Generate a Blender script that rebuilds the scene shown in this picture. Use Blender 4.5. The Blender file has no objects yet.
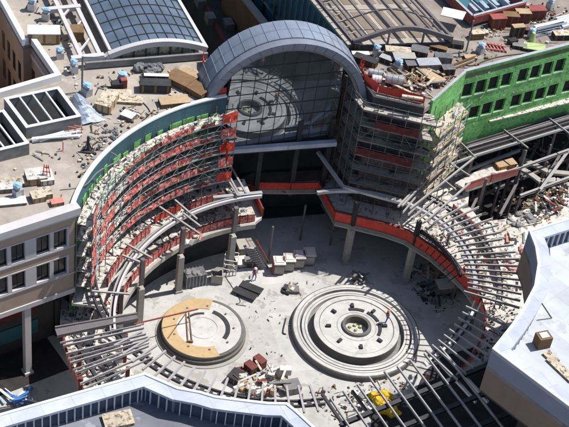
import bpy, math, random
from mathutils import Vector, Matrix
from mathutils.geometry import tessellate_polygon
random.seed(11)
R = math.radians
sc = bpy.context.scene

# ------------------------------------------------------------------ camera
W0, H0 = 569.0, 427.0
F, PITCH, ROLL, DIST = 1300.0, R(40), R(8.6), 135.0
cp, sp, cr, sr = math.cos(PITCH), math.sin(PITCH), math.cos(ROLL), math.sin(ROLL)
def ray(px, py):
    x, y = px - 284.5, -(py - 213.5)
    X, Y = cr*x - sr*y, sr*x + cr*y
    return Vector((X, F*cp + Y*sp, -F*sp + Y*cp))
CAM = -ray(355, 334).normalized() * DIST
def at(px, py, z=0.0):
    "world point at height z seen at a place of the survey photo"
    r = ray(px, py); t = (z - CAM.z) / r.z
    p = CAM + r*t
    return Vector((p.x, p.y, z))
cam = bpy.data.cameras.new('camera'); co = bpy.data.objects.new('camera', cam)
sc.collection.objects.link(co); sc.camera = co
right = Vector((cr, sr*sp, sr*cp)); up = Vector((-sr, cr*sp, cr*cp)); fwd = Vector((0, cp, -sp))
M = Matrix((right, up, -fwd)).transposed().to_4x4(); M.translation = CAM
co.matrix_world = M
cam.sensor_width = 36; cam.lens = 36*F/W0; cam.clip_start = 1; cam.clip_end = 2000

# ------------------------------------------------------------------ light
SAZ, SEL = R(27), R(60)            # direction towards the sun, from +X
sdir = Vector((math.cos(SAZ)*math.cos(SEL), math.sin(SAZ)*math.cos(SEL), math.sin(SEL)))
w = bpy.data.worlds.new('World'); sc.world = w; w.use_nodes = True
nt = w.node_tree; sky = nt.nodes.new('ShaderNodeTexSky'); sky.sky_type = 'NISHITA'; sky.sun_disc = False
sky.sun_elevation = SEL; sky.sun_rotation = math.pi/2 - SAZ
bg = nt.nodes['Background']; bg.inputs[1].default_value = 0.095
nt.links.new(sky.outputs[0], bg.inputs[0])
sl = bpy.data.lights.new('sun', 'SUN'); sl.energy = 4.6; sl.angle = R(0.53); sl.color = (1, .96, .9)
so = bpy.data.objects.new('sun', sl); sc.collection.objects.link(so)
so.rotation_euler = sdir.to_track_quat('Z', 'Y').to_euler(); so.location = (0, 0, 80)
sc.view_settings.view_transform = 'Standard'; sc.view_settings.look = 'None'
sc.view_settings.exposure = 0.3; sc.view_settings.gamma = 1

# ------------------------------------------------------------------ materials
def mat(name, col, rough=.8, var=.25, scale=1.2, metal=0, bump=0, spots=0, spot_col=(.05,.05,.05), spot_scale=1.5, spec=.3, joints=None):
    m = bpy.data.materials.new(name); m.use_nodes = True; n = m.node_tree.nodes; l = m.node_tree.links
    b = n['Principled BSDF']; b.inputs['Roughness'].default_value = rough; b.inputs['Metallic'].default_value = metal
    b.inputs['Specular IOR Level'].default_value = spec
    tc = n.new('ShaderNodeTexCoord'); geo = n.new('ShaderNodeNewGeometry')
    def noise(s, det=5, r=.6):
        t = n.new('ShaderNodeTexNoise'); t.inputs['Scale'].default_value = s; t.inputs['Detail'].default_value = det
        t.inputs['Roughness'].default_value = r; l.new(geo.outputs['Position'], t.inputs['Vector']); return t
    a = noise(scale); a2 = noise(scale*.13, 3)
    ad = n.new('ShaderNodeMath'); ad.operation = 'ADD'; l.new(a.outputs[0], ad.inputs[0]); l.new(a2.outputs[0], ad.inputs[1])
    mr = n.new('ShaderNodeMapRange'); l.new(ad.outputs[0], mr.inputs[0]); mr.inputs[1].default_value = .7; mr.inputs[2].default_value = 1.3
    mr.inputs[3].default_value = 1-var; mr.inputs[4].default_value = 1+var
    mx = n.new('ShaderNodeVectorMath'); mx.operation = 'SCALE'; mx.inputs[0].default_value = col; l.new(mr.outputs[0], mx.inputs['Scale'])
    out = mx.outputs[0]
    if spots:
        s = noise(spot_scale, 4, .7); r = n.new('ShaderNodeMapRange'); l.new(s.outputs[0], r.inputs[0])
        r.inputs[1].default_value = 1-spots-.02; r.inputs[2].default_value = 1-spots+.03
        q = n.new('ShaderNodeMix'); q.data_type = 'RGBA'; l.new(r.outputs[0], q.inputs[0]); l.new(out, q.inputs[6]); q.inputs[7].default_value = (*spot_col, 1)
        out = q.outputs[2]
    if joints:
        jw, jh, ja, jd, vert = joints        # width, height, angle, darkness, vertical face?
        sx = n.new('ShaderNodeSeparateXYZ'); l.new(geo.outputs['Position'], sx.inputs[0])
        def lin(a_, b_):
            p = n.new('ShaderNodeMath'); p.operation = 'MULTIPLY'; l.new(sx.outputs[0], p.inputs[0]); p.inputs[1].default_value = a_
            q = n.new('ShaderNodeMath'); q.operation = 'MULTIPLY_ADD'; l.new(sx.outputs[1], q.inputs[0]); q.inputs[1].default_value = b_; l.new(p.outputs[0], q.inputs[2]); return q.outputs[0]
        cx = n.new('ShaderNodeCombineXYZ'); l.new(lin(math.cos(R(ja)), math.sin(R(ja))), cx.inputs[0])
        l.new(sx.outputs[2] if vert else lin(-math.sin(R(ja)), math.cos(R(ja))), cx.inputs[1])
        bt = n.new('ShaderNodeTexBrick'); l.new(cx.outputs[0], bt.inputs['Vector']); bt.inputs['Scale'].default_value = 1
        bt.inputs['Brick Width'].default_value = jw; bt.inputs['Row Height'].default_value = jh; bt.inputs['Mortar Size'].default_value = .035
        bt.inputs['Color1'].default_value = (1,1,1,1); bt.inputs['Color2'].default_value = (.88,.88,.88,1); bt.inputs['Mortar'].default_value = (jd,jd,jd,1); bt.offset = .5 if vert else 0
        mm = n.new('ShaderNodeMix'); mm.data_type = 'RGBA'; mm.blend_type = 'MULTIPLY'; mm.inputs[0].default_value = 1; l.new(out, mm.inputs[6]); l.new(bt.outputs[0], mm.inputs[7]); out = mm.outputs[2]
    l.new(out, b.inputs['Base Color'])
    if bump:
        bn = n.new('ShaderNodeBump'); bn.inputs['Strength'].default_value = bump; bn.inputs['Distance'].default_value = .1
        l.new(noise(scale*4).outputs[0], bn.inputs['Height']); l.new(bn.outputs[0], b.inputs['Normal'])
    return m
K = {}
def mk(k, *a, **kw): K[k] = mat(k, *a, **kw)
mk('plaza', (.49,.48,.46), .9, .2, .7, bump=.2, spots=.44, spot_col=(.37,.355,.33), spot_scale=.35, joints=(4.2,4.2,20,.86,False))
mk('roofing', (.35,.31,.27), .9, .28, .6, bump=.2, spots=.38, spot_col=(.42,.37,.32), spot_scale=.35)
mk('roofing_dark', (.25,.215,.19), .9, .3, .6, bump=.2, spots=.38, spot_col=(.31,.27,.24), spot_scale=.4)
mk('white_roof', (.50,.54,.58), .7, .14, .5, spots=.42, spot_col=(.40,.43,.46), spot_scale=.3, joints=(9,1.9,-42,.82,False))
mk('white', (.72,.73,.75), .6, .08, 1)
mk('lavender', (.47,.505,.58), .6, .16, .8, joints=(2.4,2.4,33,.78,False))
mk('fascia_blue', (.20,.225,.31), .6, .1, .8)
mk('beige', (.40,.31,.25), .8, .1, 1)
mk('cream', (.52,.50,.50), .7, .06, 1)
mk('brown', (.22,.165,.13), .8, .15, 1)
mk('void', (.02,.02,.022), .9, .3, 1)
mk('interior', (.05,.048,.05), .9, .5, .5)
mk('pane', (.02,.024,.03), .15, .4, 1, spec=.6)
mk('concrete', (.36,.34,.31), .85, .15, 1.5, bump=.2)
mk('floor_slab', (.54,.515,.48), .85, .25, 1.5, spots=.43, spot_col=(.22,.19,.17), spot_scale=1.6)
mk('plank', (.60,.56,.50), .8, .25, 2.5, spots=.46, spot_col=(.10,.09,.085), spot_scale=2.6)
mk('plank_tan', (.50,.43,.33), .8, .3, 2.5, spots=.44, spot_col=(.16,.13,.10), spot_scale=2.4)
mk('steel_light', (.36,.345,.345), .5, .15, 1.5, metal=.2)
mk('steel', (.17,.155,.16), .5, .2, 1.5, metal=.3)
mk('steel_dark', (.045,.045,.05), .6, .3, 1.5)
mk('galv', (.45,.46,.48), .45, .15, 2, metal=.4)
mk('red', (.60,.07,.045), .7, .25, 2)
mk('red_net', (.52,.10,.08), .8, .35, 3, spots=.46, spot_col=(.55,.40,.37), spot_scale=4)
mk('pink', (.55,.20,.17), .8, .25, 2)
mk('maroon', (.17,.05,.045), .8, .3, 2)
mk('dark_red', (.14,.03,.03), .8, .3, 2)
mk('green', (.21,.53,.17), .7, .35, 2.5, spots=.42, spot_col=(.07,.27,.07), spot_scale=3.0, joints=(2.4,1.2,36,.6,True))
mk('teal', (.035,.13,.17), .7, .3, .8)
mk('teal_wall', (.05,.12,.15), .6, .3, .8)
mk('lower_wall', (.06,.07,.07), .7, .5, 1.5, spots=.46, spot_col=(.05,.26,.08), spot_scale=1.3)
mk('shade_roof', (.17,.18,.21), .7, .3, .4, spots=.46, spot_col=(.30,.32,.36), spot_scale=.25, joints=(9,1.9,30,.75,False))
mk('green_pole', (.05,.33,.09), .6, .2, 2)
mk('blue', (.30,.47,.62), .5, .2, 4)
mk('blue_paint', (.06,.18,.45), .6, .2, 3)
mk('tan', (.46,.33,.18), .8, .15, 2)
mk('wood', (.40,.29,.18), .8, .25, 3)
mk('wood_dark', (.19,.115,.06), .8, .25, 3)
mk('paper', (.60,.585,.56), .8, .1, 3)
mk('silver', (.42,.48,.58), .35, .3, 3, metal=.5, bump=.6)
mk('tank', (.35,.36,.37), .4, .2, 3, metal=.4)
mk('dark', (.035,.035,.038), .7, .4, 2)
mk('grey', (.2,.2,.2), .8, .25, 2)
mk('rubble', (.14,.14,.15), .9, .4, 3, bump=.5)
mk('lime', (.42,.50,.22), .7, .15, 2)
mk('orange', (.65,.25,.05), .7, .2, 2)
mk('yellow', (.6,.42,.03), .7, .3, 3)
mk('skin', (.45,.28,.2), .6, .1, 5)
mk('stone_white', (.50,.49,.475), .7, .16, 1.0, bump=.15, spots=.42, spot_col=(.42,.41,.39), spot_scale=.8)
mk('stone_dark_and_shade', (.13,.125,.12), .7, .2, 1.5)  # real dark stone and joints, also shaded sides of white stone painted dark
mk('arch_metal', (.25,.29,.36), .42, .2, .6, metal=.35)
mk('arch_soffit', (.22,.24,.30), .5, .15, .6, metal=.2)
mk('mullion', (.03,.032,.035), .5, .2, 2)
mk('plant', (.45,.47,.2), .9, .4, 4)
mk('deck_tan', (.21,.17,.14), .9, .2, 1)
mk('painted_dark', (.035,.032,.032), .95, .4, 1, spots=.36, spot_col=(.09,.08,.075), spot_scale=.8)  # near-black tone that paints darkness onto ground patches and the eave sheet
mk('brick_red', (.26,.07,.06), .8, .3, 2)
mk('navy', (.06,.08,.13), .8, .3, 1)
mk('corner_brown', (.12,.10,.09), .9, .5, 1.2, spots=.42, spot_col=(.25,.21,.18), spot_scale=1.5)
mk('deck_grey', (.38,.35,.31), .8, .3, 2.5, spots=.38, spot_col=(.14,.12,.11), spot_scale=2)
mk('asphalt', (.05,.05,.052), .9, .2, 1)
def glass(name, col, rough=.04):
    m = bpy.data.materials.new(name); m.use_nodes = True; n = m.node_tree.nodes; l = m.node_tree.links; b = n['Principled BSDF']
    b.inputs['Metallic'].default_value = 1; b.inputs['Roughness'].default_value = rough
    geo = n.new('ShaderNodeNewGeometry'); t = n.new('ShaderNodeTexNoise'); t.inputs['Scale'].default_value = .35; l.new(geo.outputs['Position'], t.inputs['Vector'])
    mr = n.new('ShaderNodeMapRange'); l.new(t.outputs[0], mr.inputs[0]); mr.inputs[1].default_value=.3; mr.inputs[2].default_value=.7; mr.inputs[3].default_value = .75; mr.inputs[4].default_value = 1.25
    mx = n.new('ShaderNodeVectorMath'); mx.operation = 'SCALE'; mx.inputs[0].default_value = col; l.new(mr.outputs[0], mx.inputs['Scale'])
    l.new(mx.outputs[0], b.inputs['Base Color'])
    t2 = n.new('ShaderNodeTexNoise'); t2.inputs['Scale'].default_value = .5; l.new(geo.outputs['Position'], t2.inputs['Vector'])
    bn = n.new('ShaderNodeBump'); bn.inputs['Strength'].default_value = .025; bn.inputs['Distance'].default_value = .1; l.new(t2.outputs[0], bn.inputs['Height']); l.new(bn.outputs[0], b.inputs['Normal'])
    K[name] = m
glass('mirror_glass', (.32,.35,.38), .012)
K['mirror_glass'].node_tree.nodes['Principled BSDF'].inputs['Metallic'].default_value=.8
glass('sky_glass', (.22,.28,.34), .12)
K['sky_glass'].node_tree.nodes['Principled BSDF'].inputs['Metallic'].default_value=.6

# ------------------------------------------------------------------ mesh helpers
class MB:
    def __init__(s): s.v = []; s.f = []; s.smooth = False
    def add(s, vs, fs):
        o = len(s.v); s.v += [tuple(v) for v in vs]; s.f += [tuple(i+o for i in f) for f in fs]; return s
    def box(s, c, size, rz=0, bottom=True):
        x, y, z = size[0]/2, size[1]/2, size[2]
        ca, sa = math.cos(rz), math.sin(rz)
        vs = [(c[0]+a*x*ca-b*y*sa, c[1]+a*x*sa+b*y*ca, c[2]+(z if t else 0)) for t in (0,1) for a, b in ((-1,-1),(1,-1),(1,1),(-1,1))]
        return s.add(vs, [(3,2,1,0),(4,5,6,7),(0,1,5,4),(1,2,6,5),(2,3,7,6),(3,0,4,7)])
    def beam(s, a, b, wd=.2, h=.2, upv=(0,0,1)):
        a, b = Vector(a), Vector(b); d = b-a
        if d.length < 1e-5: return s
        d.normalize(); u = Vector(upv)
        if abs(d.dot(u)) > .98: u = Vector((1,0,0))
        r = d.cross(u).normalized()*wd/2; u = r.cross(d).normalized()*h/2
        vs = [p+i*r+j*u for p in (a,b) for i, j in ((-1,-1),(1,-1),(1,1),(-1,1))]
        return s.add(vs, [(3,2,1,0),(4,5,6,7),(0,1,5,4),(1,2,6,5),(2,3,7,6),(3,0,4,7)])
    def ibeam(s, a, b, wd=.25, h=.3):
        a, b = Vector(a), Vector(b); z = Vector((0,0,1))
        s.beam(a+z*(h/2-.02), b+z*(h/2-.02), wd, .04); s.beam(a-z*(h/2-.02), b-z*(h/2-.02), wd, .04); return s.beam(a, b, .05, h-.09)
    def cyl(s, a, b, r, r2=None, n=10, caps=True):
        a, b = Vector(a), Vector(b); d = (b-a).normalized(); r2 = r if r2 is None else r2
        u = d.orthogonal().normalized(); v = d.cross(u)
        vs = [a+(u*math.cos(t)+v*math.sin(t))*r for t in [2*math.pi*i/n for i in range(n)]]
        vs += [b+(u*math.cos(t)+v*math.sin(t))*r2 for t in [2*math.pi*i/n for i in range(n)]]
        fs = [(i, (i+1)%n, n+(i+1)%n, n+i) for i in range(n)]
        if caps: fs += [tuple(range(n))[::-1], tuple(range(n, 2*n))]
        return s.add(vs, fs)
    def prism(s, loop, z0, z1, holes=()):
        loops = [[Vector((p[0], p[1], 0)) for p in loop]] + [[Vector((p[0], p[1], 0)) for p in h] for h in holes]
        tris = tessellate_polygon(loops); flat = [p for l in loops for p in l]; n = len(flat)
        vs = [(p.x, p.y, z0) for p in flat] + [(p.x, p.y, z1) for p in flat]
        fs = []
        for t in tris:
            a, b, c = (flat[i] for i in t)
            if (b-a).cross(c-a).z < 0: t = t[::-1]
            fs += [tuple(i+n for i in t), tuple(t[::-1])]
        o = 0
        for k, l in enumerate(loops):
            m = len(l); area = sum(l[i].x*l[(i+1)%m].y-l[(i+1)%m].x*l[i].y for i in range(m))
            flip = (area < 0) != (k > 0)
            for i in range(m):
                q = (o+i, o+(i+1)%m, n+o+(i+1)%m, n+o+i); fs.append(q[::-1] if flip else q)
            o += m
        return s.add(vs, fs)
    def strip(s, pts, z0, z1, t, closed=False, side=0):
        "vertical wall of thickness t along a polyline; side 0 centred, +1 left, -1 right"
        P = [Vector((p[0], p[1])) for p in pts]; n = len(P); L = []; Q = []
        for i in range(n):
            a = P[i-1] if (i > 0 or closed) else P[i]; b = P[(i+1)%n] if (i < n-1 or closed) else P[i]
            e1 = (P[i]-a); e2 = (b-P[i])
            if e1.length < 1e-6: e1 = e2
            if e2.length < 1e-6: e2 = e1
            n1 = Vector((-e1.y, e1.x)).normalized(); n2 = Vector((-e2.y, e2.x)).normalized(); m = (n1+n2)
            m = m.normalized() / max(.35, m.normalized().dot(n1))
            lo, hi = {0:(-t/2,t/2), 1:(0,t), -1:(-t,0)}[side]
            L.append(P[i]+m*hi); Q.append(P[i]+m*lo)
        k = n if closed else n-1; vs = []
        for i in range(n): vs += [(L[i].x,L[i].y,z0),(Q[i].x,Q[i].y,z0),(Q[i].x,Q[i].y,z1),(L[i].x,L[i].y,z1)]
        fs = []
        for i in range(k):
            a, b = 4*i, 4*((i+1)%n)
            for j in range(4): fs.append((a+j, a+(j+1)%4, b+(j+1)%4, b+j))
        if not closed: fs += [(0,3,2,1), (4*n-4,4*n-3,4*n-2,4*n-1)]
        return s.add(vs, fs)
    def lathe(s, c, prof, n=72, a0=0, a1=2*math.pi):
        full = abs(a1-a0-2*math.pi) < 1e-6; m = n if full else n+1; vs = []
        for i in range(m):
            a = a0+(a1-a0)*i/n
            vs += [(c[0]+r*math.cos(a), c[1]+r*math.sin(a), c[2]+z) for r, z in prof]
        k = len(prof); fs = []
        for i in range(n):
            for j in range(k-1):
                b = (i+1) % m; fs.append((i*k+j, b*k+j, b*k+j+1, i*k+j+1))
        return s.add(vs, fs)
    def blob(s, c, r, sq=(1,1,1), seed=0, n=7):
        rnd = random.Random(seed); vs = []; fs = []
        for i in range(1, n):
            th = math.pi*i/n
            for j in range(2*n):
                ph = math.pi*j/n; k = r*(.8+.4*rnd.random())
                vs.append((c[0]+k*math.sin(th)*math.cos(ph)*sq[0], c[1]+k*math.sin(th)*math.sin(ph)*sq[1], c[2]+k*math.cos(th)*sq[2]))
        m = 2*n
        for i in range(n-2):
            for j in range(m): fs.append((i*m+j, (i+1)*m+j, (i+1)*m+(j+1)%m, i*m+(j+1)%m))
        fs += [tuple(range(m)), tuple(range((n-2)*m, (n-1)*m))[::-1]]
        return s.add(vs, fs)
    def obj(s, name, m, parent=None, loc=None):
        me = bpy.data.meshes.new(name); base = Vector(loc) if loc is not None else (parent['_b'] if parent else Vector())
        base = Vector(base)
        me.from_pydata([tuple(Vector(v)-base) for v in s.v], [], s.f); me.update()
        import bmesh
        b = bmesh.new(); b.from_mesh(me); bmesh.ops.recalc_face_normals(b, faces=b.faces); b.to_mesh(me); b.free()
        me.materials.append(K[m])
        o = bpy.data.objects.new(name, me); sc.collection.objects.link(o)
        if parent: o.parent = parent; o['_b'] = base
        elif loc is not None: o.location = base; o['_b'] = base
        else: o['_b'] = Vector()
        return o
def tag(o, label, cat, group=None, kind=None):
    o['label'] = label; o['category'] = cat
    if group: o['group'] = group
    if kind: o['kind'] = kind
    return o
def thing(name, label, cat, loc=(0,0,0), group=None):
    o = bpy.data.objects.new(name, None); sc.collection.objects.link(o); o.location = loc; o['_b'] = Vector(loc)
    return tag(o, label, cat, group)
def copy_tree(o, parent=None):
    c = o.copy(); sc.collection.objects.link(c); c.parent = parent
    for ch in list(o.children): copy_tree(ch, c)
    return c
def place(proto, used, loc, rz, label, sx=1, sy=1, sz=1, group=None):
    o = proto if not used else copy_tree(proto)
    o.location = loc; o.rotation_euler = (0,0,rz); o.scale = (sx,sy,sz); o['label'] = label
    if group: o['group'] = group
    return o
def arc(c, r, a0, a1, n=24):
    return [(c[0]+r*math.cos(R(a0+(a1-a0)*i/n)), c[1]+r*math.sin(R(a0+(a1-a0)*i/n))) for i in range(n+1)]
def xy(v): return (v[0], v[1])
def pts(l, z): return [xy(at(a, b, z)) for a, b in l]
def ang(a, b): return math.atan2(b[1]-a[1], b[0]-a[0])

ROOF, TOP, L2, L3, TR = 19.1, 19.5, 5.5, 8.3, 9.3
C1 = (-5.1, -8.4); CT = (-9.5, 3.2); C2 = (-.7, .8); CL = (-2.1, -3.3)

# ================================================================== SETTING
MB().prism([(-500,-500),(500,-500),(500,500),(-500,500)], -.5, 0).obj('ground', 'plaza')['kind'] = 'structure'
g = MB().prism([(-34,24.5),(-16.6,14.0),(-4.4,18.5),(-60,120),(-120,120)], .002, .006).obj('street', 'asphalt'); g['kind'] = 'structure'

y = MB().prism(pts([(440,222),(455,140),(520,110),(640,90),(640,190),(560,230)], 0), .008, .012).obj('yard_dark_cover', 'painted_dark', None); y['kind'] = 'structure'  # dark sheet added so the sunlit ground in the opening reads black
y = MB().prism(pts([(371,416),(414,395),(424,372),(442,356),(500,340),(600,480),(371,480)], 0), .008, .012).obj('trellis_shade_patch', 'painted_dark', None); y['kind'] = 'structure'  # shade under the lower right joists painted as a dark ground sheet
# ================================================================== WEST BUILDING
cop = arc(C1, 22.6, 181.5, 120.5, 40)
wA, wB = at(75,206,TOP), at(0,230,TOP)
fd = (Vector(xy(wB))-Vector(xy(wA))).normalized(); fn = Vector((fd.y, -fd.x))
if fn.dot(Vector((0,-1))) < 0: fn = -fn
FA = Vector(xy(wA)); FE = FA+fd*34
west = thing('retail_building', 'large flat roofed building on the left with curved teal courtyard wall and beige windowed front', 'building', (-30,0,0))
void = pts([(-30,106),(0,97),(58,80),(32,42),(24,44),(2,4),(-40,-10)], ROOF)
backL = [(-19.9,18.6),(-24.3,27.9),(-45,71),(-120,75),(-120,-80)]
outer = [tuple(p) for p in cop] + [(-16.9,12.6)] + backL + [tuple(FE-fn*0+fd*30), tuple(FA)]
MB().prism(outer, ROOF-.6, ROOF, [void]).obj('roof', 'roofing', west)
MB().prism([tuple(p) for p in arc(C1,22.7,178,121,30)] + [(-17.2,12.4)] + backL[:1]+[(-24,26),(-34,26),(-36,0)], .1, 2).obj('core', 'void', west)
# curved wall + coping
MB().strip(cop, 17.3, TOP-.12, .35, side=0).obj('curved_wall', 'teal_wall', west)
rg = random.Random(9)
for k in range(13):
    a_ = 174-k*4.1; z1 = rg.uniform(17.6,18.2); MB().strip(arc(C1, 22.39, a_, a_-rg.uniform(1.6,3.9), 3), 17.0, z1, .05).obj('sheathing_board', 'green', west)
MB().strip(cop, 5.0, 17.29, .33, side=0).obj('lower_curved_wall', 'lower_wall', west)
MB().strip(cop, TOP-.12, TOP+.03, .42).obj('coping', 'white', west)
# beige front: frame with window holes built as bars
def fp(u, z, out=0):
    p = FA+fd*u+fn*out; return Vector((p.x, p.y, z))
def fbox(mb, u0, u1, z0, z1, o0, o1):
    a, b = fp((u0+u1)/2, 0, (o0+o1)/2), None
    mb.box((a.x, a.y, z0), (u1-u0, o1-o0, z1-z0), math.atan2(fd.y, fd.x)); return mb
wins = []
bay = 4.1; ustart = .75
for k in range(8):
    for j in range(2): wins.append((ustart+k*bay+j*1.7, ustart+k*bay+1.32+j*1.7))
rows = [(15.15, 17.2), (11.75, 13.8)]
zz = [9.55, 11.75, 13.8, 15.15, 17.2, 18.35]
m = MB()
fbox(m, 0, 34, 9.55, 11.6, -.3, 0); fbox(m, 0, 34, 13.95, 14.95, -.3, 0); fbox(m, 0, 34, 17.35, 18.4, -.3, 0)
for z0, z1 in ((11.6,13.95),(14.95,17.35)): fbox(m, 0, .55, z0, z1, -.3, 0)
m.obj('front_wall', 'beige', west)
m = MB()
fbox(m, -.15, 34, 9.0, 9.55, -.5, .12); fbox(m, -.25, 34, 18.4, 18.75, -.4, .25); fbox(m, -.35, 34, 18.75, 19.5, -.5, .45)
fbox(m, -.1, 34, 14.8, 14.95, -.28, .07); fbox(m, -.1, 34, 11.45, 11.6, -.28, .07)
for z0, z1 in ((11.605,13.945),(14.955,17.345)):
    edges = [.55]+[e for w_ in wins for e in w_]+[34]
    for i in range(0, len(edges), 2): fbox(m, edges[i], edges[i+1], z0, z1, -.27, .03)
    for a, b in wins:
        fbox(m, a, b, z0, z0+.14, -.26, .05); fbox(m, a, b, z1-.12, z1, -.26, .05)
m.obj('front_trim', 'cream', west)
for z0, z1 in ((11.74,13.84),(15.09,17.24)):
    for a, b in wins[:12]:
        f = MB(); fbox(f, (a+b)/2-.02, (a+b)/2+.02, z0, z1, -.28, -.23); fbox(f, a, a+.06, z0, z1, -.28, -.23); fbox(f, b-.06, b, z0, z1, -.28, -.23)
        f = f.obj('window', 'steel_dark', west); q = MB(); fbox(q, a, b, z0, z1, -.36, -.3); q.obj('pane', 'pane', f)
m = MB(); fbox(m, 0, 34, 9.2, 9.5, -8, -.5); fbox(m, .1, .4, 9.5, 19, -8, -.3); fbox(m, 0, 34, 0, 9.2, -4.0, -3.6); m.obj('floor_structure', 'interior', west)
m = MB(); fbox(m, 2, 34, 1.4, 3.2, -3.55, -3.5); m.obj('hoarding', 'teal', west, ); m = MB(); fbox(m, 2, 34, 4.3, 5.1, -3.55, -3.5); m.obj('banner', 'dark_red', west)
y = MB(); fbox(y, 1.0, 60, .008, .012, -30, 1.2); y = y.obj('arcade_shade_patch', 'painted_dark', None); y['kind'] = 'structure'  # shade beneath the beige front painted as a near-black ground sheet
cb = at(31,377,0); u0 = (Vector(xy(cb))-FA).dot(fd)
for k in range(-1, 5):
    c = fp(u0+k*8.2, 0, -.35)
    if k == -1: continue
    MB().box(c, (.62,.62,9.0), math.atan2(fd.y, fd.x)).box(c, (.9,.9,.3), math.atan2(fd.y, fd.x)).obj('column', 'cream', west)
# light well: inner faces with windows and white parapets
m = MB(); m2 = MB()
mm = MB().strip(void, ROOF-.02, TOP+.35, .55, closed=True); mm.obj('well_parapet', 'white', west)
MB().strip(void, 4, ROOF-.62, .3, closed=True).obj('well_wall', 'beige', west)
for (a, b) in ((void[2], void[3]), (void[4], void[5])):
    a, b = Vector(a), Vector(b); d = (b-a); n_ = int(d.length/1.7); e = d.normalized(); nn = Vector((-e.y, e.x))
    for i in range(n_):
        for z in (6.5, 10.2, 13.9):
            p = a+e*((i+.6)*d.length/n_)+nn*.13
            wdw = MB().box((p.x, p.y, z), (.85, .12, 2.2), math.atan2(e.y, e.x)); wdw.obj('window', 'pane', west)
            pp = a+e*((i+.6)*d.length/n_)
for z_ in (12.6, 17.4): MB().strip([void[2], void[3]], z_, z_+.5, .5).obj('string_course', 'cream', west)
# lower corner near (20,20): dark pipe and posts
p = at(20, 30, ROOF)
# -------- light shafts (open curbs with dividers)
def shaft(corners, h, label, ndiv):
    c = [Vector(xy(at(a, b, ROOF+h))) for a, b in corners]
    o = thing('roof_shaft', label, 'roof shaft', (c[0].x, c[0].y, ROOF), 'open curbed roof shafts')
    MB().strip([tuple(p) for p in c], ROOF, ROOF+h, .3, closed=True).obj('curb', 'grey', o)
    MB().strip([tuple(p) for p in c], ROOF+h, ROOF+h+.06, .34, closed=True).obj('curb_cap', 'white', o)
    MB().prism([tuple(p) for p in c], ROOF+.01, ROOF+.05).obj('opening', 'void', o)
    for i in range(1, ndiv+1):
        t = i/(ndiv+1)
        a = c[0].lerp(c[1], t); b = c[3].lerp(c[2], t)
        MB().beam((a.x,a.y,ROOF+h-.1), (b.x,b.y,ROOF+h-.1), .14, .2).obj('divider', 'white', o)
shaft([(6,99),(58,88),(79,116),(27,127)], 1.3, 'open grey roof shaft with three white dividers behind the silver tarp', 3)
shaft([(-32,119),(3,111),(27,143),(-6,151)], 1.3, 'grey roof shaft at the left edge of the photo with blue tinted opening', 2)

# ================================================================== GLASS ATRIUM FRONT
A0 = Vector((-16.5,11.35)); AD = Vector((math.cos(R(20.5)), math.sin(R(20.5)))); AN = Vector((-AD.y, AD.x))
def aw(u, z, back=0):
    p = A0+AD*u+AN*back; return Vector((p.x, p.y, z))
atr = thing('glass_atrium', 'arched mirror glass entrance front under a curved blue metal canopy roof', 'building', aw(6.2,0))
uc, zc, ra = 6.2, 16.5, 8.0
LEAN = .0
def arch(r, n=40, zmin=19.3):
    h = math.asin((zmin-zc)/r); return [(uc+r*math.cos(t), zc+r*math.sin(t)) for t in [math.pi-h-(math.pi-2*h)*i/n for i in range(n+1)]]
def goff(u, z): return .5+(u-6.2)*.075-(z-18)*.05
def ag(u, z, d=0): return aw(u, z, goff(u, z)+d)
gl = arch(ra-.15, 40, 17.5); loop = [(0.0,12.35),(0.0,17.5)]+[p for p in gl if 0 < p[0] < 12.45]+[(12.45,17.5),(12.45,12.35)]
m = MB(); m.add([ag(u, z) for u, z in loop], [tuple(range(len(loop)))]); m.add([ag(u, z, .12) for u, z in loop], [tuple(range(len(loop)))[::-1]])
m.obj('glazing', 'mirror_glass', atr)
def ztop(u):
    d = (ra-.15)**2-(u-uc)**2; return zc+math.sqrt(max(d,0))
m = MB(); nc = 9
for i in range(nc+1):
    u = 12.45*i/nc; m.beam(ag(u, 12.35, -.03), ag(u, ztop(u), -.03), .05, .05)
z = 12.35
while z < 24.3:
    d = (ra-.15)**2-(z-zc)**2; h = math.sqrt(d); a, b = max(0, uc-h), min(12.45, uc+h)
    m.beam(ag(a, z, -.03), ag(b, z, -.03), .05, .05); z += 1.7
m.obj('mullions', 'mullion', atr)
m = MB(); m.beam(aw(-.2,12.1,.15), aw(12.6,12.1,.15), .6, .5); m.obj('sill_beam', 'lavender', atr)
# canopy: thick arched band from front plane -0.7 to back 4.6
o_, i_ = arch(8.95, 40, 18.2), arch(8.05, 40, 18.2)
def band(rn, r0, b0, b1, zmin=18.2):
    a, b = arch(rn, 40, zmin), arch(r0, 40, zmin); m = MB(); n = len(a); vs = []
    for i in range(n): vs += [aw(a[i][0],a[i][1],b0), aw(a[i][0],a[i][1],b1), aw(b[i][0],b[i][1],b1), aw(b[i][0],b[i][1],b0)]
    fs = [(4*i+j, 4*i+(j+1)%4, 4*i+4+(j+1)%4, 4*i+4+j) for i in range(n-1) for j in range(4)]+[(0,1,2,3),(4*n-4,4*n-1,4*n-2,4*n-3)]
    return m.add(vs, fs)
band(8.85, 8.15, -.4, .6).obj('front_band', 'arch_soffit', atr)
band(8.98, 8.5, -.5+1.05, 3.7).obj('canopy_roof', 'arch_metal', atr)
band(8.12, 7.8, -.1, .5, 18.2).obj('arch_frame', 'grey', atr)
m = MB(); a = arch(9.0, 20, 18.4)
for i in range(21): m.beam(aw(a[i][0],a[i][1],.55), aw(a[i][0],a[i][1],3.7), .05, .05)
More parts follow.
